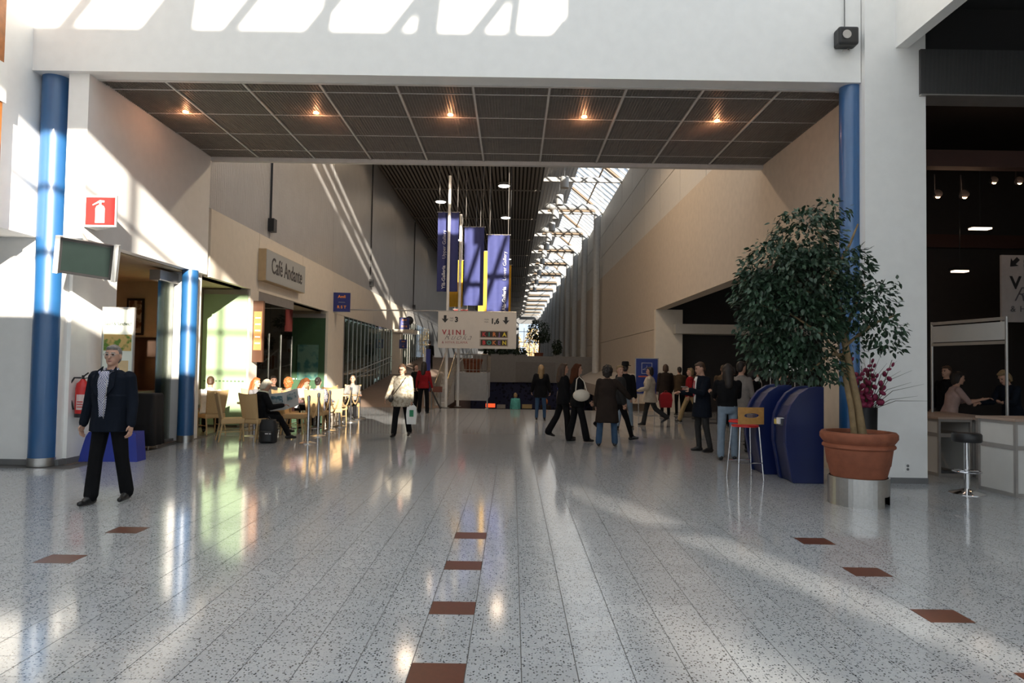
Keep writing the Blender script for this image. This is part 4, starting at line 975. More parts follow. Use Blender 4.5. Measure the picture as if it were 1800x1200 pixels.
for k, (x, y, z) in enumerate(((8.68, 14, 5.28), (9.23, 14, 5.28), (11.25, 16, 6.15), (11.85, 16, 6.15))):
    t = thing('spotlight', ['left bright spotlight of the lower pair in the dark hall', 'right bright spotlight of the lower pair in the dark hall', 'left small spotlight of the upper pair in the dark hall', 'right small spotlight of the upper pair in the dark hall'][k], 'lamp', (x, y, z), 0, 'spotlights in the dark hall')
    MB().lathe([(.05, .04), (.08, -.02), (.085, -.1), (.06, -.1)], n=14).build('housing', BLACK, t, rot=(R(-110), 0, 0)); MB().ell((0, -.07, -.02), (.055, .03, .055)).build('lens', HOT, t); MB().tube([(0, .05, .05), (0, .05, .45)], .015, 6).build('arm', BLACK, t)
    ld = bpy.data.lights.new('spot_bulb', 'POINT'); ld.energy = 9; ld.color = (1, .6, .38); ld.shadow_soft_size = .08
    lo = bpy.data.objects.new('bulb', ld); C.objects.link(lo); lo.parent = t; lo.location = (0, -.2, -.1)
for k, (x, y, z, w) in enumerate(((12.4, 18, 5.45, .5), (11.85, 18, 4.3, .36))):
    t = thing('strip_lamp', ['upper pale strip lamp in the dark hall', 'lower reddish strip lamp in the dark hall'][k], 'lamp', (x, y, z), 0, 'strip lamps in the dark hall'); MB().box(-w / 2, w / 2, 0, .2, 0, .04).build('diffuser', mat('strip_glow', (1., .75, .55), .4, emit=3.), t); MB().box(-w / 2 - .05, w / 2 + .05, -.02, .22, .04, .1).build('housing', BLACK, t); MB().tube([(0, .1, .1), (0, .1, 2)], .01, 5).build('cord', BLACK, t)
# cloakroom sign
t = thing('cloakroom_sign', 'blue standing sign with a white coat hanger symbol', 'sign', (4.22, 23.4, 0))
MB().box(0, .74, 0, .05, .74, 1.93).build('panel', mat('royal_blue_panel', (.010, .03, .20), .4), t)
fr = MB().box(-.03, 0, -.01, .06, .7, 1.96).box(.74, .77, -.01, .06, .7, 1.96).box(-.03, .77, -.01, .06, 1.93, 1.96).box(-.03, .77, -.01, .06, .7, .74); fr.build('frame', ALU, t)
sy = MB().box(.19, .55, -.006, 0, 1.78, 1.795).box(.19, .55, -.006, 0, 1.42, 1.435).box(.19, .205, -.006, 0, 1.42, 1.795).box(.535, .55, -.006, 0, 1.42, 1.795); sy.build('symbol_frame', LT, t)
MB().bar((.23, -.004, 1.56), (.37, -.004, 1.63), .01, .016, up=(0, 1, 0)).bar((.37, -.004, 1.63), (.51, -.004, 1.56), .01, .016, up=(0, 1, 0)).bar((.23, -.004, 1.555), (.51, -.004, 1.555), .01, .012, up=(0, 1, 0)).bar((.37, -.004, 1.63), (.37, -.004, 1.70), .01, .012, up=(0, 1, 0)).build('hanger_symbol', LT, t)
MB().box(.08, .5, -.005, 0, 1.30, 1.345).build('orange_word', mat('dull_orange_ink', (.5, .10, .04), .6), t)
for sx in (.1, .64): MB().tube([(sx, .02, 0), (sx, .02, .72)], .02, 8).build('leg', ALU, t)
MB().box(0, .74, -.2, .25, 0, .02).build('foot', ALU, t)
for k in range(2):
    t2 = thing('placard', ['small white placard on a stick behind the kiosks', 'white placard with a pink square behind the kiosks'][k], 'sign', (4.75 + .45 * k, 12.6, 0)); MB().tube([(0, 0, 0), (0, 0, 1.75)], .012, 6).build('stick', ALU, t2); MB().box(-.1 - .08 * k, .1 + .12 * k, -.01, .01, 1.62, 1.85).build('card', WHITE, t2)
    if k: MB().box(-.08, .02, -.016, -.01, 1.69, 1.79).build('pink_square', mat('magenta_print', (.6, .03, .2), .6), t2)
    MB().lathe([(.14, 0), (.14, .02), (.02, .03)], n=14).build('foot', BLACK, t2)

# ================================================================== PEOPLE
SKIN = mat('fair_skin', (.52, .30, .21), .55, var=.06)
def cloth(name, c): return mat(name, c, .9, var=.12, scale=9, bump=.25, bscale=18, spec=.12)
BLK = cloth('black_cloth_wear', (.008, .008, .009)); NAVY = cloth('navy_cloth', (.008, .011, .018)); JEAN = cloth('blue_denim', (.045, .085, .15)); LJEAN = cloth('light_denim', (.20, .26, .33))
DGREY = cloth('charcoal_cloth', (.035, .035, .035)); BRN = cloth('brown_cloth', (.09, .06, .035)); DBRN = cloth('dark_brown_coat', (.028, .02, .016)); REDC = cloth('red_knit', (.24, .012, .016)); BEI = cloth('beige_linen', (.45, .39, .31)); KHA = cloth('khaki_cotton', (.34, .25, .13))
WSH = cloth('white_shirt', (.75, .73, .70)); GRYS = cloth('grey_shirt', (.22, .20, .185)); SHOE = mat('black_leather', (.010, .009, .009), .35)
HB = mat('brown_hair', (.06, .03, .015), .6, var=.3, scale=30); HD = mat('dark_hair', (.015, .01, .008), .6, var=.3, scale=30); HR = mat('red_hair', (.34, .10, .025), .55, var=.35, scale=40); HW = mat('white_hair', (.55, .50, .40), .6, var=.15, scale=30); HBL = mat('blond_hair', (.26, .17, .08), .6, var=.25, scale=30); HG = mat('grey_hair', (.16, .15, .14), .6, var=.35, scale=40)
IRIS = mat('dark_eye', (.02, .015, .012), .2); LIP = mat('lip', (.35, .13, .11), .5)
SUP = {}
def remesh(mb, mats, vox, name, it=3):
    me = mb.mesh('tmp', mats); o = bpy.data.objects.new('tmp', me); C.objects.link(o)
    m = o.modifiers.new('r', 'REMESH'); m.mode = 'VOXEL'; m.voxel_size = vox
    s = o.modifiers.new('s', 'SMOOTH'); s.factor = .5; s.iterations = it
    dg = bpy.context.evaluated_depsgraph_get()
    res = bpy.data.meshes.new_from_object(o.evaluated_get(dg))
    bv = BVHTree.FromPolygons([Vector(v) for v in mb.v], mb.f)
    idx = []
    for p in res.polygons:
        h = bv.find_nearest(p.center); idx.append(mb.m[h[2]] if h[2] is not None else 0)
    bpy.data.objects.remove(o); bpy.data.meshes.remove(me)
    res.materials.clear()
    for x in mats: res.materials.append(x)
    res.polygons.foreach_set('material_index', idx); res.polygons.foreach_set('use_smooth', [True] * len(idx)); res.name = name
    return res

def person(label, x, y, face, h=1.72, z=0., fem=False, top=BLK, bottom=BLK, shoes=SHOE, skin=SKIN, hair=HB, style='short', hem=.86, flare=0., bulk=.012, legs=((4, 4), (-4, 4)), arms=((4, 8, 12), (4, 8, 12)), lean=0., hy=0., hp=0.,
           sit=False, vox=.015, sleeve=1., shirt=None, wide=.0, splay=4, group=None, girth=1., detail=True):
    t = thing('person', label, 'person', (x, y, z), R(face), group)
    S = h / 1.75
    mats = [skin, top, bottom, shoes, shirt or top]
    b = MB(); fing = MB(); hipz = .93
    def ldir(a, s, sp=0): return Vector((s * math.sin(R(sp)), -math.sin(R(a)) * math.cos(R(sp)), -math.cos(R(a)) * math.cos(R(sp))))
    J = {}
    for i, s in enumerate((-1, 1)):
        a, k = legs[i][:2]; hip = Vector((s * (.088 if not fem else .085), 0, hipz))
        kn = hip + ldir(a, s, splay) * .44; an = kn + ldir(a - k, s, splay * .4) * .41; J[s] = (hip, kn, an, a - k)
    dz = (.50 - hipz) if sit else .085 - min(J[-1][2].z, J[1][2].z)
    off = Vector((0, 0, dz))
    for s in (-1, 1):
        hip, kn, an, sa = J[s]; hip, kn, an = hip + off, kn + off, an + off
        if sit and an.z < .085: an.z = .085
        b.cap(hip, kn, .092 * girth, .066 + wide * .3, 2); b.cap(kn, an + Vector((0, 0, .01)), .064 + wide * .4, .052 + wide, 2)
        pt = R(max(0, -sa - 12) * .9) if not sit else 0
        if sa > 14 and not sit: pt = -R(min(18, sa * .6))
        fd = Vector((s * .12, -math.cos(pt), -math.sin(pt))).normalized(); dn = Vector((0, math.sin(pt) * -1, -math.cos(pt)))
        heel = an + dn * .045 - fd * .035; toe = an + dn * .052 + fd * .15
        b.cap(heel, toe, .040, .030, 3); b.cap(an + dn * .02, an + fd * .08 + dn * .035, .045, .038, 3)
    L = Matrix.Rotation(R(lean), 4, 'X'); pv = Vector((0, 0, hipz)) 
    def T(v): return (L @ (Vector(v) - pv)) + pv + off
    sw = .165 if fem else .19
    if fem: tor = [(.84, .12, .09), (.90, .168, .115), (.97, .170, .12), (1.09, .138, .10), (1.2, .15, .112), (1.29, .162, .128), (1.38, .16, .10), (1.43, .12, .08), (1.47, .06, .055)]
    else: tor = [(.84, .12, .09), (.90, .165, .115), (.98, .168, .12), (1.08, .160, .115), (1.2, .174, .124), (1.32, .190, .125), (1.40, .186, .108), (1.445, .13, .085), (1.48, .07, .06)]
    def ring(z_, rx, ry, n=20): return [T((rx * math.cos(2 * PI * k / n), ry * math.sin(2 * PI * k / n), z_)) for k in range(n)]
    b.rings([ring(z_, (rx + bulk) * girth, (ry + bulk) * girth) for z_, rx, ry in tor if z_ >= .96 or True][:3], 2)
    b.rings([ring(z_, (rx + bulk) * girth, (ry + bulk) * girth) for z_, rx, ry in tor if z_ > .94], 1)
    if hem < .93 and not (sit and hem < .8):
        top_r = [(z_, rx, ry) for z_, rx, ry in tor if .96 < z_ < 1.3]
        zs = [hem, (hem + .97) / 2]; rr = []
        for q in zs:
            u = (.97 - q) / .5; rr.append(ring(q, (.172 + bulk + .012 + flare * u) * girth, (.125 + bulk + .012 + flare * u) * girth))
        rr += [ring(z_, (rx + bulk + .008) * girth, (ry + bulk + .008) * girth) for z_, rx, ry in top_r]
        b.rings(rr, 1)
    for i, s in enumerate((-1, 1)):
        ar = arms[i]; f, ab, e = ar[:3]; inw = ar[3] if len(ar) > 3 else 0
        sh = Vector((s * sw * girth, .005, 1.40)); ud = Vector((s * math.sin(R(ab)), -math.sin(R(f)) * math.cos(R(ab)), -math.cos(R(f)) * math.cos(R(ab))))
        el = sh + ud * .285
        fd = Vector((s * math.sin(R(ab * .6 - inw)), -math.sin(R(f + e)) * math.cos(R(inw)), -math.cos(R(f + e)) * math.cos(R(ab * .4)))).normalized(); wr = el + fd * .245
        SH, EL, WR = T(sh), T(el), T(wr); FD = (WR - EL).normalized()
        b.cap(SH, EL, .058 + bulk * .7, .046 + bulk * .6, 1)
        if sleeve >= 1: b.cap(EL, WR, .044 + bulk * .6, .034 + bulk * .6, 1)
        else: b.cap(EL, WR, .042, .030, 0)
        lat = Vector((0, -1, 0)); lat = (lat - FD * lat.dot(FD)); lat = lat.normalized() if lat.length > .3 else Vector((-s, 0, 0)); pn = FD.cross(lat) * (1 if FD.cross(lat).x * s < 0 else -1)
        pc = WR + FD * .055
        Mx = Matrix((lat, pn, FD)).transposed()
        b.cap(WR, WR + FD * .03, .027, .028, 0); b.ell(pc, (.040, .019, .052), 0, 10, 6, Mx)
        for q in range(4):
            p0 = pc + FD * .035 + lat * (.027 - .018 * q); ln = (.062, .072, .068, .052)[q]
            p1 = p0 + (FD * .9 + pn * .35).normalized() * ln * .6; p2 = p1 + (FD * .5 + pn * .85).normalized() * ln * .5
            fing.tube([p0, p1, p2, p2 + (p2 - p1) * .2], [.0095, .009, .0075, .003], 6)
        p0 = pc + lat * .03 - FD * .02; p1 = p0 + (lat * .7 + FD * .7).normalized() * .035; fing.tube([p0, p1, p1 + (FD + pn * .4).normalized() * .032], [.012, .011, .006], 6)
        SUP[(id(t), s)] = (WR, FD, pc)
        t['hand_%d' % s] = [v * S for v in (pc + FD * .05)]
    HM = Matrix.Rotation(R(hy), 4, 'Z') @ Matrix.Rotation(R(hp), 4, 'X'); hv = Vector((0, 0, 1.50))
    def HT(v): return T((HM @ (Vector(v) - hv)) + hv)
    H3 = (L @ HM).to_3x3()
    b.cap(T((0, .01, 1.42)), HT((0, .0, 1.57)), .058, .052, 0)
    b.ell(HT((0, .0, 1.645)), (.076, .094, .108), 0, 14, 10, H3); b.ell(HT((0, -.035, 1.585)), (.056, .060, .066), 0, 12, 8, H3)
    b.cap(HT((0, -.088, 1.648)), HT((0, -.108, 1.612)), .010, .015, 0, 8); b.ell(HT((0, -.080, 1.545)), (.026, .022, .020), 0, 8, 6, H3)
    for s in (-1, 1): b.ell(HT((s * .078, .005, 1.63)), (.012, .022, .034), 0, 8, 6, H3)
    me = remesh(b, mats, vox, 'person')
    if len(fing.v):
        bm = bmesh.new(); bm.from_mesh(me); vv = [bm.verts.new(v) for v in fing.v]
        for f_ in fing.f:
            fc = bm.faces.new([vv[i] for i in f_]); fc.smooth = True; fc.material_index = 0
        bm.to_mesh(me); bm.free()
    bd = link('body', me, t); bd.scale = (S, S, S)
    if shirt:
        rr = []; sm = MB(); nn = 9
        for z_, w_, ry, rx in ((.96, .030, .119, .168), (1.06, .040, .116, .16), (1.18, .052, .124, .172), (1.28, .062, .127, .186), (1.36, .062, .118, .188), (1.42, .055, .104, .17), (1.47, .04, .080, .12)):
            rr.append([T((-w_ + 2 * w_ * k / (nn - 1), -((ry + bulk) * girth + .010) * math.sqrt(max(.2, 1 - ((-w_ + 2 * w_ * k / (nn - 1)) / ((rx + bulk) * girth)) ** 2)), z_)) for k in range(nn)])
        fl = [v for r_ in rr for v in r_]
        sm.add(fl, [(a * nn + k, a * nn + k + 1, (a + 1) * nn + k + 1, (a + 1) * nn + k) for a in range(len(rr) - 1) for k in range(nn - 1)])
        so = sm.build('shirt_front', shirt, bd, smooth=True); sd = so.modifiers.new('t', 'SOLIDIFY'); sd.thickness = .012; sd.offset = -1
    hb = MB()
    if style != 'bald':
        hb.ell(HT((0, .022, 1.668)), (.083, .092, .100), 0, 14, 10, H3)
        if style == 'short': hb.ell(HT((0, .05, 1.62)), (.074, .06, .08), 0, 12, 8, H3); hb.ell(HT((0, -.045, 1.722)), (.06, .045, .03), 0, 10, 6, H3)
        if style in ('bob', 'long', 'curly'):
            for s in (-1, 1): hb.cap(HT((s * .066, .02, 1.68)), HT((s * .075, .03, 1.55)), .032, .03, 0)
            hb.ell(HT((0, .06, 1.60)), (.088, .06, .12), 0, 12, 8, H3); hb.ell(HT((0, -.04, 1.725)), (.065, .05, .03), 0, 10, 6, H3)
        if style == 'long':
            hb.cap(HT((0, .07, 1.62)), T((0, .12, 1.36)), .085, .07, 0)
            for s in (-1, 1): hb.cap(HT((s * .075, .03, 1.57)), T((s * .085, .04, 1.38)), .032, .025, 0)
        if style == 'curly':
            for k in range(46):
                a, c = k * 2.4, 1 - 2 * (k + .5) / 46
                d = Vector((math.cos(a) * math.sqrt(1 - c * c), math.sin(a) * math.sqrt(1 - c * c), c))
                if d.y < -.35 and d.z < .5: continue
                hb.ell(HT((d.x * .10, .025 + d.y * .10, 1.65 + d.z * .115)), (.03, .03, .03), 0, 6, 5)
        if style == 'bun': hb.ell(HT((0, .115, 1.68)), (.045, .04, .045), 0, 10, 6, H3); hb.ell(HT((0, .05, 1.62)), (.072, .055, .07), 0, 10, 8, H3)
        o = link('hair', remesh(hb, [hair], min(vox, .012), 'hair', 2), t); o.scale = (S, S, S)
    if detail:
        for s in (-1, 1):
            o = MB().ell(HT((s * .031, -.089, 1.648)), (.014, .008, .008), 0, 8, 6, H3).build('eye', IRIS, bd, smooth=True)
            o = MB().cap(HT((s * .018, -.096, 1.668)), HT((s * .048, -.082, 1.67)), .005, .004).build('eyebrow', hair, bd, smooth=True)
        o = MB().ell(HT((0, -.094, 1.577)), (.024, .010, .007), 0, 10, 6, H3).build('mouth', LIP, bd, smooth=True)
    def P(v, head=False): return (HT(v) if head else T(v)) * S
    return t, P
def hand(t, s): return t.matrix_basis @ Vector(t['hand_%d' % s]) if False else Matrix.Translation(t.location) @ t.rotation_euler.to_matrix().to_4x4() @ Vector(t['hand_%d' % s])
def part(t, mb, name, m, smooth=True): return mb.build(name, m, t, smooth=smooth)

# --- the walking man in the foreground
SHIRT = pattern('checked_shirt', (.60, .60, .66), (.10, .11, .22), 75)
man, P = person('grey-haired man in glasses and dark jacket walking past the blue column', -4.62, 7.88, -4, 1.80, top=NAVY, bottom=BLK, hair=HG, shirt=SHIRT, hem=.80, flare=.02, bulk=.024, legs=((9, 3), (-7, 7)), arms=((-2, 14, 10), (2, 12, 14)), hy=14, hp=-2, vox=.0085, girth=1.04, wide=.022, splay=3)
g = MB()
for s in (-1, 1):
    pts = [P((s * .034 + .026 * math.cos(a), -.108, 1.646 + .017 * math.sin(a)), True) for a in [2 * PI * k / 14 for k in range(15)]]
    g.tube(pts, .0022, 6); g.tube([P((s * .058, -.106, 1.652), True), P((s * .080, -.06, 1.655), True), P((s * .084, .0, 1.65), True)], .0025, 6)
g.tube([P((-.01, -.11, 1.65), True), P((.01, -.11, 1.65), True)], .002, 6)
part(man, g, 'glasses', mat('silver_glasses', (.6, .58, .55), .25, .9))
c = MB()
for s in (-1, 1):
    c.prism([P(v) for v in ((s * .012, -.150, 1.37), (s * .075, -.118, 1.46), (s * .085, -.07, 1.475), (s * .05, -.10, 1.45))], P((0, -.012, .0)) - P((0, 0, 0)))
part(man, c, 'shirt_collar', SHIRT, False)
part(man, MB().tube([P((.072 * math.cos(a), -.002 + .078 * math.sin(a), 1.492 - .03 * max(0, -math.sin(a)))) for a in [PI * (1 + k / 12) for k in range(13)]], .016, 8), 'collar_band', SHIRT)
c = MB()
for s in (-1, 1):
    c.prism([P(v) for v in ((s * .045, -.168, 1.18), (s * .13, -.150, 1.30), (s * .12, -.09, 1.46), (s * .075, -.04, 1.52), (s * .06, -.12, 1.42))], P((0, -.014, 0)) - P((0, 0, 0)))
part(man, c, 'jacket_lapels', NAVY, False)
part(man, MB().tube([P((.06, -.176, 1.38)), P((.07, -.19, 1.25)), P((.045, -.185, 1.10)), P((.04, -.18, .95))], .004, 6), 'zip_edge', ALU)
part(man, MB().tube([P((.10 * math.cos(a) * 1.75, -.145 * math.sin(a), .955)) for a in [PI * k / 8 for k in range(9)]], .016, 6), 'belt', SHOE)

# --- woman walking in the sun
PB = pattern('cream_brown_print', (.26, .22, .16), (.44, .40, .32), 16, 'noise')
w, P = person('woman in a loose cream blouse walking with a plastic bag', -2.49, 15.42, -8, 1.64, fem=True, top=PB, hair=HB, style='bob', hem=.74, flare=.05, bulk=.028, legs=((14, 4), (-12, 10)), arms=((8, 20, 22), (2, 10, 8)), hp=14, vox=.011, wide=.018, girth=1.12)
part(w, MB().tube([P((.12, -.10, 1.44)), P((.02, -.20, 1.25)), P((-.16, -.17, 1.02))], .009, 6), 'bag_strap', BLK)
part(w, MB().ell(P((-.23, -.12, .93)), (.06, .10, .09)), 'shoulder_bag', mat('dark_grey_leather', (.06, .055, .05), .4))
part(w, MB().tube([P((-.045, -.108, 1.646), True), P((.045, -.108, 1.646), True)], .009, 6), 'glasses', BLK)
def shopbag(loc, label, m, w_=.28, h_=.38, d=.09, rz=0., mark=None):
    t = thing('shopping_bag', label, 'bag', loc, rz)
    MB().rings([[(sx * w_ / 2 * k, sy * d / 2 * k, z) for sx, sy in ((-1, -1), (1, -1), (1, 1), (-1, 1))] for z, k in ((-h_, .9), (-h_ * .5, 1.06), (-.05, .92), (0, .5))]).build('bag', m, t)
    MB().tube([(-.05, 0, -.02), (-.03, 0, .04), (.03, 0, .04), (.05, 0, -.02)], .006, 6).build('handle', m, t)
    if mark: MB().box(-.04, .05, -d / 2 - .012, -d / 2 - .006, -h_ * .6, -h_ * .25).build('green_mark', mark, t)
    return t
shopbag(tuple(hand(w, 1)), 'white plastic carrier bag with green print held by the sunlit woman', mat('white_film', (.75, .76, .74), .5), .22, .42, .10, 0, mat('green_print', (.02, .22, .10), .6))
# --- pair behind her and on the ramp
person('person in black with a dark hood-like bob beside the red sweater', -3.35, 23.6, 60, 1.62, fem=True, hair=HB, style='bob', hem=.7, flare=.03)
person('dark-haired woman in a red sweater seen from behind by the stairs', -2.92, 22.5, 172, 1.70, fem=True, top=REDC, hair=HD, style='long', hem=.86, arms=((-2, 14, 22), (0, 14, 20)), legs=((3, 2), (-3, 2)), wide=.02)
p, _ = person('person in black with a white bag walking up the ramp', -4.9, 40, 180, 1.72, z=1.29, hair=HD, hem=.8, legs=((14, 6), (-12, 8)))
shopbag(tuple(hand(p, 1)), 'white bag carried by the person on the ramp', mat('white_film'), .25, .3)
# --- café guests
SITL = ((88, 84), (84, 78))
FLR = pattern('blue_floral_print', (.04, .06, .15), (.38, .36, .38), 24, 'spots')
person('guest in a white shirt leaning over in the shaded café recess', -6.78, 15.3, 200, 1.75, top=WSH, hair=HB, sit=True, lean=22, legs=SITL, arms=((40, 10, 50), (40, 10, 50)))
person('seated woman with long red hair before the pale green partition', -6.15, 16.2, 75, 1.66, fem=True, top=cloth('grey_knit', (.16, .16, .17)), hair=HR, style='long', sit=True, lean=8, legs=SITL, arms=((30, 8, 70), (30, 8, 70)))
nr, P = person('white-haired person in black reading a newspaper at the café', -5.28, 14.22, 125, 1.70, hair=HW, style='bob', sit=True, lean=10, hp=20, legs=((86, 60), (96, 62)), arms=((38, 6, 70, 8), (38, 6, 70, 8)), bulk=.03, vox=.012)
part(nr, MB().tube([P((.08 * math.cos(a), -.01 + .08 * math.sin(a), 1.47)) for a in [2 * PI * k / 16 for k in range(17)]], .032, 8), 'pale_scarf', cloth('pale_green_scarf', (.55, .55, .42)))
hl, hr = hand(nr, -1), hand(nr, 1); mid = (hl + hr) / 2
nt_ = thing('newspaper', 'open newspaper held by the white-haired reader', 'newspaper', tuple(mid + Vector((.02, -.02, .06))), R(150))
NP = mat('newsprint', (.62, .62, .60), .8)
for s in (-1, 1):
    MB().prism([(0, 0, -.20), (s * .30, -.10, -.22), (s * .31, -.10, .20), (0, 0, .22)], (0, .004, 0)).build('page', NP, nt_)
    MB().prism([(s * .05, .008, .0), (s * .26, -.062 - .02, .0), (s * .26, -.082, .15), (s * .05, .008, .15)], (0, .016, 0)).build('photo_print', pattern('teal_news_photo', (.10, .20, .24), (.45, .50, .50), 12, 'noise'), nt_)
nt_.rotation_euler = (R(-25), R(12), R(-150))
person('sunlit guest facing out behind the newspaper reader', -6.05, 17.3, 30, 1.68, top=DGREY, hair=HD, sit=True, legs=SITL, arms=((30, 8, 60), (30, 8, 60)))
person('guest with curly red hair seen from behind', -5.35, 16.25, 175, 1.66, fem=True, top=cloth('mauve_knit', (.24, .14, .13)), hair=HR, style='curly', sit=True, lean=6, legs=SITL, arms=((35, 10, 60), (35, 10, 60)))
person('brown-haired woman reading at the middle café table', -5.55, 17.75, 80, 1.66, fem=True, top=cloth('pale_grey_top', (.42, .42, .44)), hair=cloth('auburn_hair', (.20, .07, .025)), style='long', sit=True, lean=14, hp=18, legs=SITL, arms=((35, 8, 60), (35, 8, 60)))
person('dark-haired guest in a blue patterned blouse seen from behind', -4.72, 16.6, 178, 1.68, fem=True, top=FLR, hair=HD, style='bun', sit=True, legs=SITL, arms=((28, 12, 60), (28, 12, 60)), bulk=.03)
person('farthest café guest in a grey top facing the camera', -4.7, 20.1, 8, 1.68, fem=True, top=cloth('grey_top', (.22, .21, .20)), hair=HB, style='bun', sit=True, legs=SITL, arms=((28, 14, 60), (28, 14, 60)))
person('dim guest in dark clothes inside the café doorway', -8.15, 13.75, -60, 1.72, top=BLK, hair=HD, sit=True, legs=SITL, arms=((30, 8, 60), (30, 8, 60)))
# --- centre crowd
person('blond woman in black coat and jeans seen from behind near the stairs', .86, 20.7, 178, 1.66, fem=True, bottom=JEAN, hair=HBL, style='long', hem=.72, flare=.02, bulk=.035, arms=((4, 16, 20), (4, 16, 24)), legs=((5, 3), (-6, 6)))
person('grey-clad person in the distance beside the blond woman', 2.0, 27.4, 170, 1.62, fem=True, top=GRYS, hair=HB, style='bob', hem=.6, flare=.05, z=-.7)
person('woman in black walking on the far side of the white-handbag woman', 1.16, 15.5, 105, 1.70, fem=True, hair=HB, style='long', legs=((8, 4), (-16, 14)), wide=.03, hem=.8, bulk=.025)
w2, P = person('auburn-haired woman in black carrying a cream handbag', 1.42, 14.95, 100, 1.70, fem=True, hair=cloth('dark_auburn_hair', (.07, .025, .012)), style='long', legs=((14, 3), (-8, 5)), wide=.032, hem=.8, bulk=.025, arms=((10, 12, 30), (-8, 12, 14)))
hbg = thing('handbag', 'cream handbag hanging from the auburn-haired woman’s shoulder', 'bag', (1.48, 14.66, 1.02), R(8))
MB().ell((0, 0, 0), (.19, .07, .13), n=16, k=10).build('body', mat('cream_leather', (.62, .56, .46), .45), hbg, smooth=True); MB().tube([(-.13, 0, .07), (-.10, .03, .34), (-.04, .05, .40), (.06, .03, .30), (.12, 0, .07)], .012, 8).build('strap', mat('cream_leather'), hbg)
person('person in a long black coat and blue jeans with an arm held out', 1.97, 14.2, 165, 1.66, fem=True, top=DBRN, bottom=JEAN, hair=HD, style='curly', hem=.52, flare=.05, bulk=.035, arms=((20, 42, 30), (4, 12, 14)), legs=((4, 2), (-4, 2)), wide=.02, splay=8)
person('fair-haired man in a dark striped jacket hurrying behind the long coat', 2.45, 15.6, 80, 1.72, top=DGREY, hair=HBL, legs=((22, 6), (-26, 40)), hy=-60, bulk=.025)
hm, P = person('man in a black hat and pale jeans walking away', 3.0, 18.2, 160, 1.76, bottom=LJEAN, hair=HD, legs=((20, 6), (-16, 12)), arms=((0, 10, 16), (0, 10, 16)), bulk=.025)
part(hm, MB().lathe([(.15, 0), (.15, .012), (.10, .018), (.095, .10), (.07, .12)], c=tuple(P((0, .015, 1.70), True)), n=20), 'hat', BLK)
bw, P = person('woman in a loose beige linen jacket carrying a red bag', 3.85, 19.2, -105, 1.66, fem=True, top=BEI, bottom=DGREY, hair=HD, style='bob', hem=.72, flare=.10, bulk=.035, legs=((14, 4), (-24, 30)), arms=((10, 14, 70), (14, 10, 60)), girth=1.08, wide=.02)
shopbag((4.28, 19.1, .95), 'red shopping bag behind the beige linen jacket', mat('red_bag_film', (.36, .008, .014), .5), .34, .42, .12, .2)
person('person in a long dark brown coat beside the blue cloakroom sign', 5.05, 22.6, 185, 1.74, top=DBRN, hair=HB, style='bob', hem=.55, flare=.03, bulk=.03)
person('person in a tan jacket standing in the side opening', 5.75, 23.6, 190, 1.66, top=BRN, hair=HD, bottom=BLK)
person('person in a red jacket and khaki trousers striding past', 5.35, 20.6, -95, 1.68, top=REDC, bottom=KHA, hair=HBL, style='bob', legs=((24, 8), (-26, 14)), arms=((10, 10, 50), (0, 10, 20)), wide=.015)
person('person in an olive coat behind the suited man', 5.9, 21.8, 200, 1.66, top=BRN, hair=HB, style='bob', hem=.7)
sm_, P = person('man in a dark suit with a pink tie looking at his phone', 3.74, 13.5, -80, 1.76, top=NAVY, bottom=DGREY, hair=HB, shirt=WSH, hem=.68, flare=.03, bulk=.03, hp=18, arms=((14, 10, 80), (22, 8, 85, 10)), legs=((4, 10), (-4, 8)), vox=.012)
part(sm_, MB().prism([P(v) for v in ((-.02, -.155, 1.39), (.02, -.155, 1.39), (.028, -.165, 1.12), (0, -.165, 1.08), (-.028, -.165, 1.12))], P((0, -.012, 0)) - P((0, 0, 0))), 'pink_tie', mat('pink_tie_silk', (.4, .04, .06), .5), False)
ph = thing('mobile_phone', 'small phone in the suited man’s hand', 'phone', tuple(hand(sm_, 1) + Vector((-.02, 0, .03))), R(20)); MB().box(-.06, .06, -.03, .03, -.008, .008).build('case', mat('silver_phone', (.5, .5, .5), .3, .6), ph, bevel=.004); MB().box(-.045, .045, -.024, .024, .008, .010).build('screen', BLACK, ph)
jb, P = person('long-haired person in a black top and pale jeans seen from behind near the bar stool', 3.9, 12.4, 172, 1.72, top=BLK, bottom=LJEAN, hair=HD, style='long', hem=.93, legs=((3, 2), (-4, 3)), wide=.015, arms=((30, 6, 70), (30, 6, 70)), vox=.012)
person('bearded man in a grey shirt beside the pale jeans', 4.55, 13.6, 120, 1.78, top=GRYS, bottom=BLK, hair=HD, hem=.7, arms=((6, 10, 20), (10, 10, 30)))
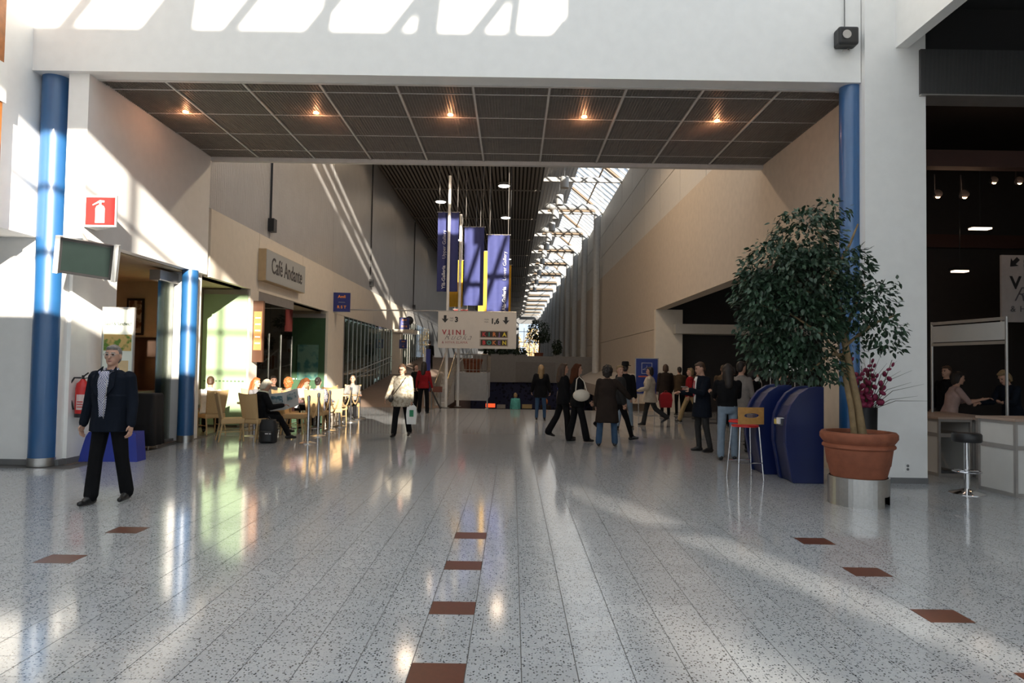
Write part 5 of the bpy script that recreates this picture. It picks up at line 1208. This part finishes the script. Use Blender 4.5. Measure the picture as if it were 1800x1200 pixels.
person('waiter with white sleeves and black waistcoat near the kiosks', 5.55, 15.6, -110, 1.72, top=WSH, bottom=BLK, hair=HD, arms=((10, 10, 50), (6, 10, 24)), hem=.93)
for k, (x, y, f, hh, hs, l) in enumerate(((5.1, 14.6, 190, 1.66, 'bob', 'crowd member in black behind the kiosks, nearest the waiter'), (5.55, 13.9, 160, 1.74, 'short', 'tall crowd member in black right behind the far kiosk'), (5.2, 13.2, 200, 1.68, 'short', 'crowd member in black directly above the near kiosk'),
                                       (6.3, 18.0, 150, 1.7, 'short', 'crowd member in black deep in the side opening'), (6.9, 20.5, 210, 1.68, 'bob', 'crowd member in dark clothes below the cream canopy'), (6.6, 16.5, 170, 1.75, 'short', 'tall dark figure behind the waiter'), (7.3, 22.5, 185, 1.7, 'bob', 'farthest dark figure before the doors'), (5.95, 19.3, 165, 1.73, 'short', 'dark figure in a brown top behind the suited man'))):
    person(l, x, y, f, hh, top=[BLK, DGREY, DBRN][k % 3] if k != 7 else BRN, hair=[HD, HB][k % 2], style=hs, fem=hs == 'bob', vox=.018, group='dark crowd in the side opening', detail=False)
tl, P = person('child in a turquoise jacket at the head of the descending stairs', .12, 26.4, 185, 1.25, z=-.68, top=cloth('turquoise_jacket', (.10, .36, .32)), hair=HBL, style='bob', vox=.014)
person('red-haired figure low on the stairs beside the turquoise jacket', 1.35, 27.6, 180, 1.5, z=-1.2, top=DBRN, hair=HR, style='bob', vox=.016)
# --- booth staff
person('woman in a pale top leaning at the booth counter', 8.0, 12.55, 75, 1.66, fem=True, top=cloth('pale_rose_top', (.40, .28, .25)), hair=HD, style='bob', lean=14, arms=((50, 8, 70), (50, 8, 60)), sleeve=.5, vox=.013)
person('person in a dark coat bending over the booth counter from the right', 8.85, 12.1, -75, 1.72, fem=True, top=NAVY, hair=HBL, style='bob', lean=14, hp=20, arms=((40, 8, 60), (45, 8, 60)), vox=.013)
person('man in black standing between the two people at the booth', 8.75, 13.8, -70, 1.76, top=BLK, hair=HB, vox=.015)
person('dim figure with fair hair at the left edge of the booth', 8.1, 13.9, 150, 1.64, fem=True, top=BRN, hair=HBL, style='bob', vox=.016, detail=False)
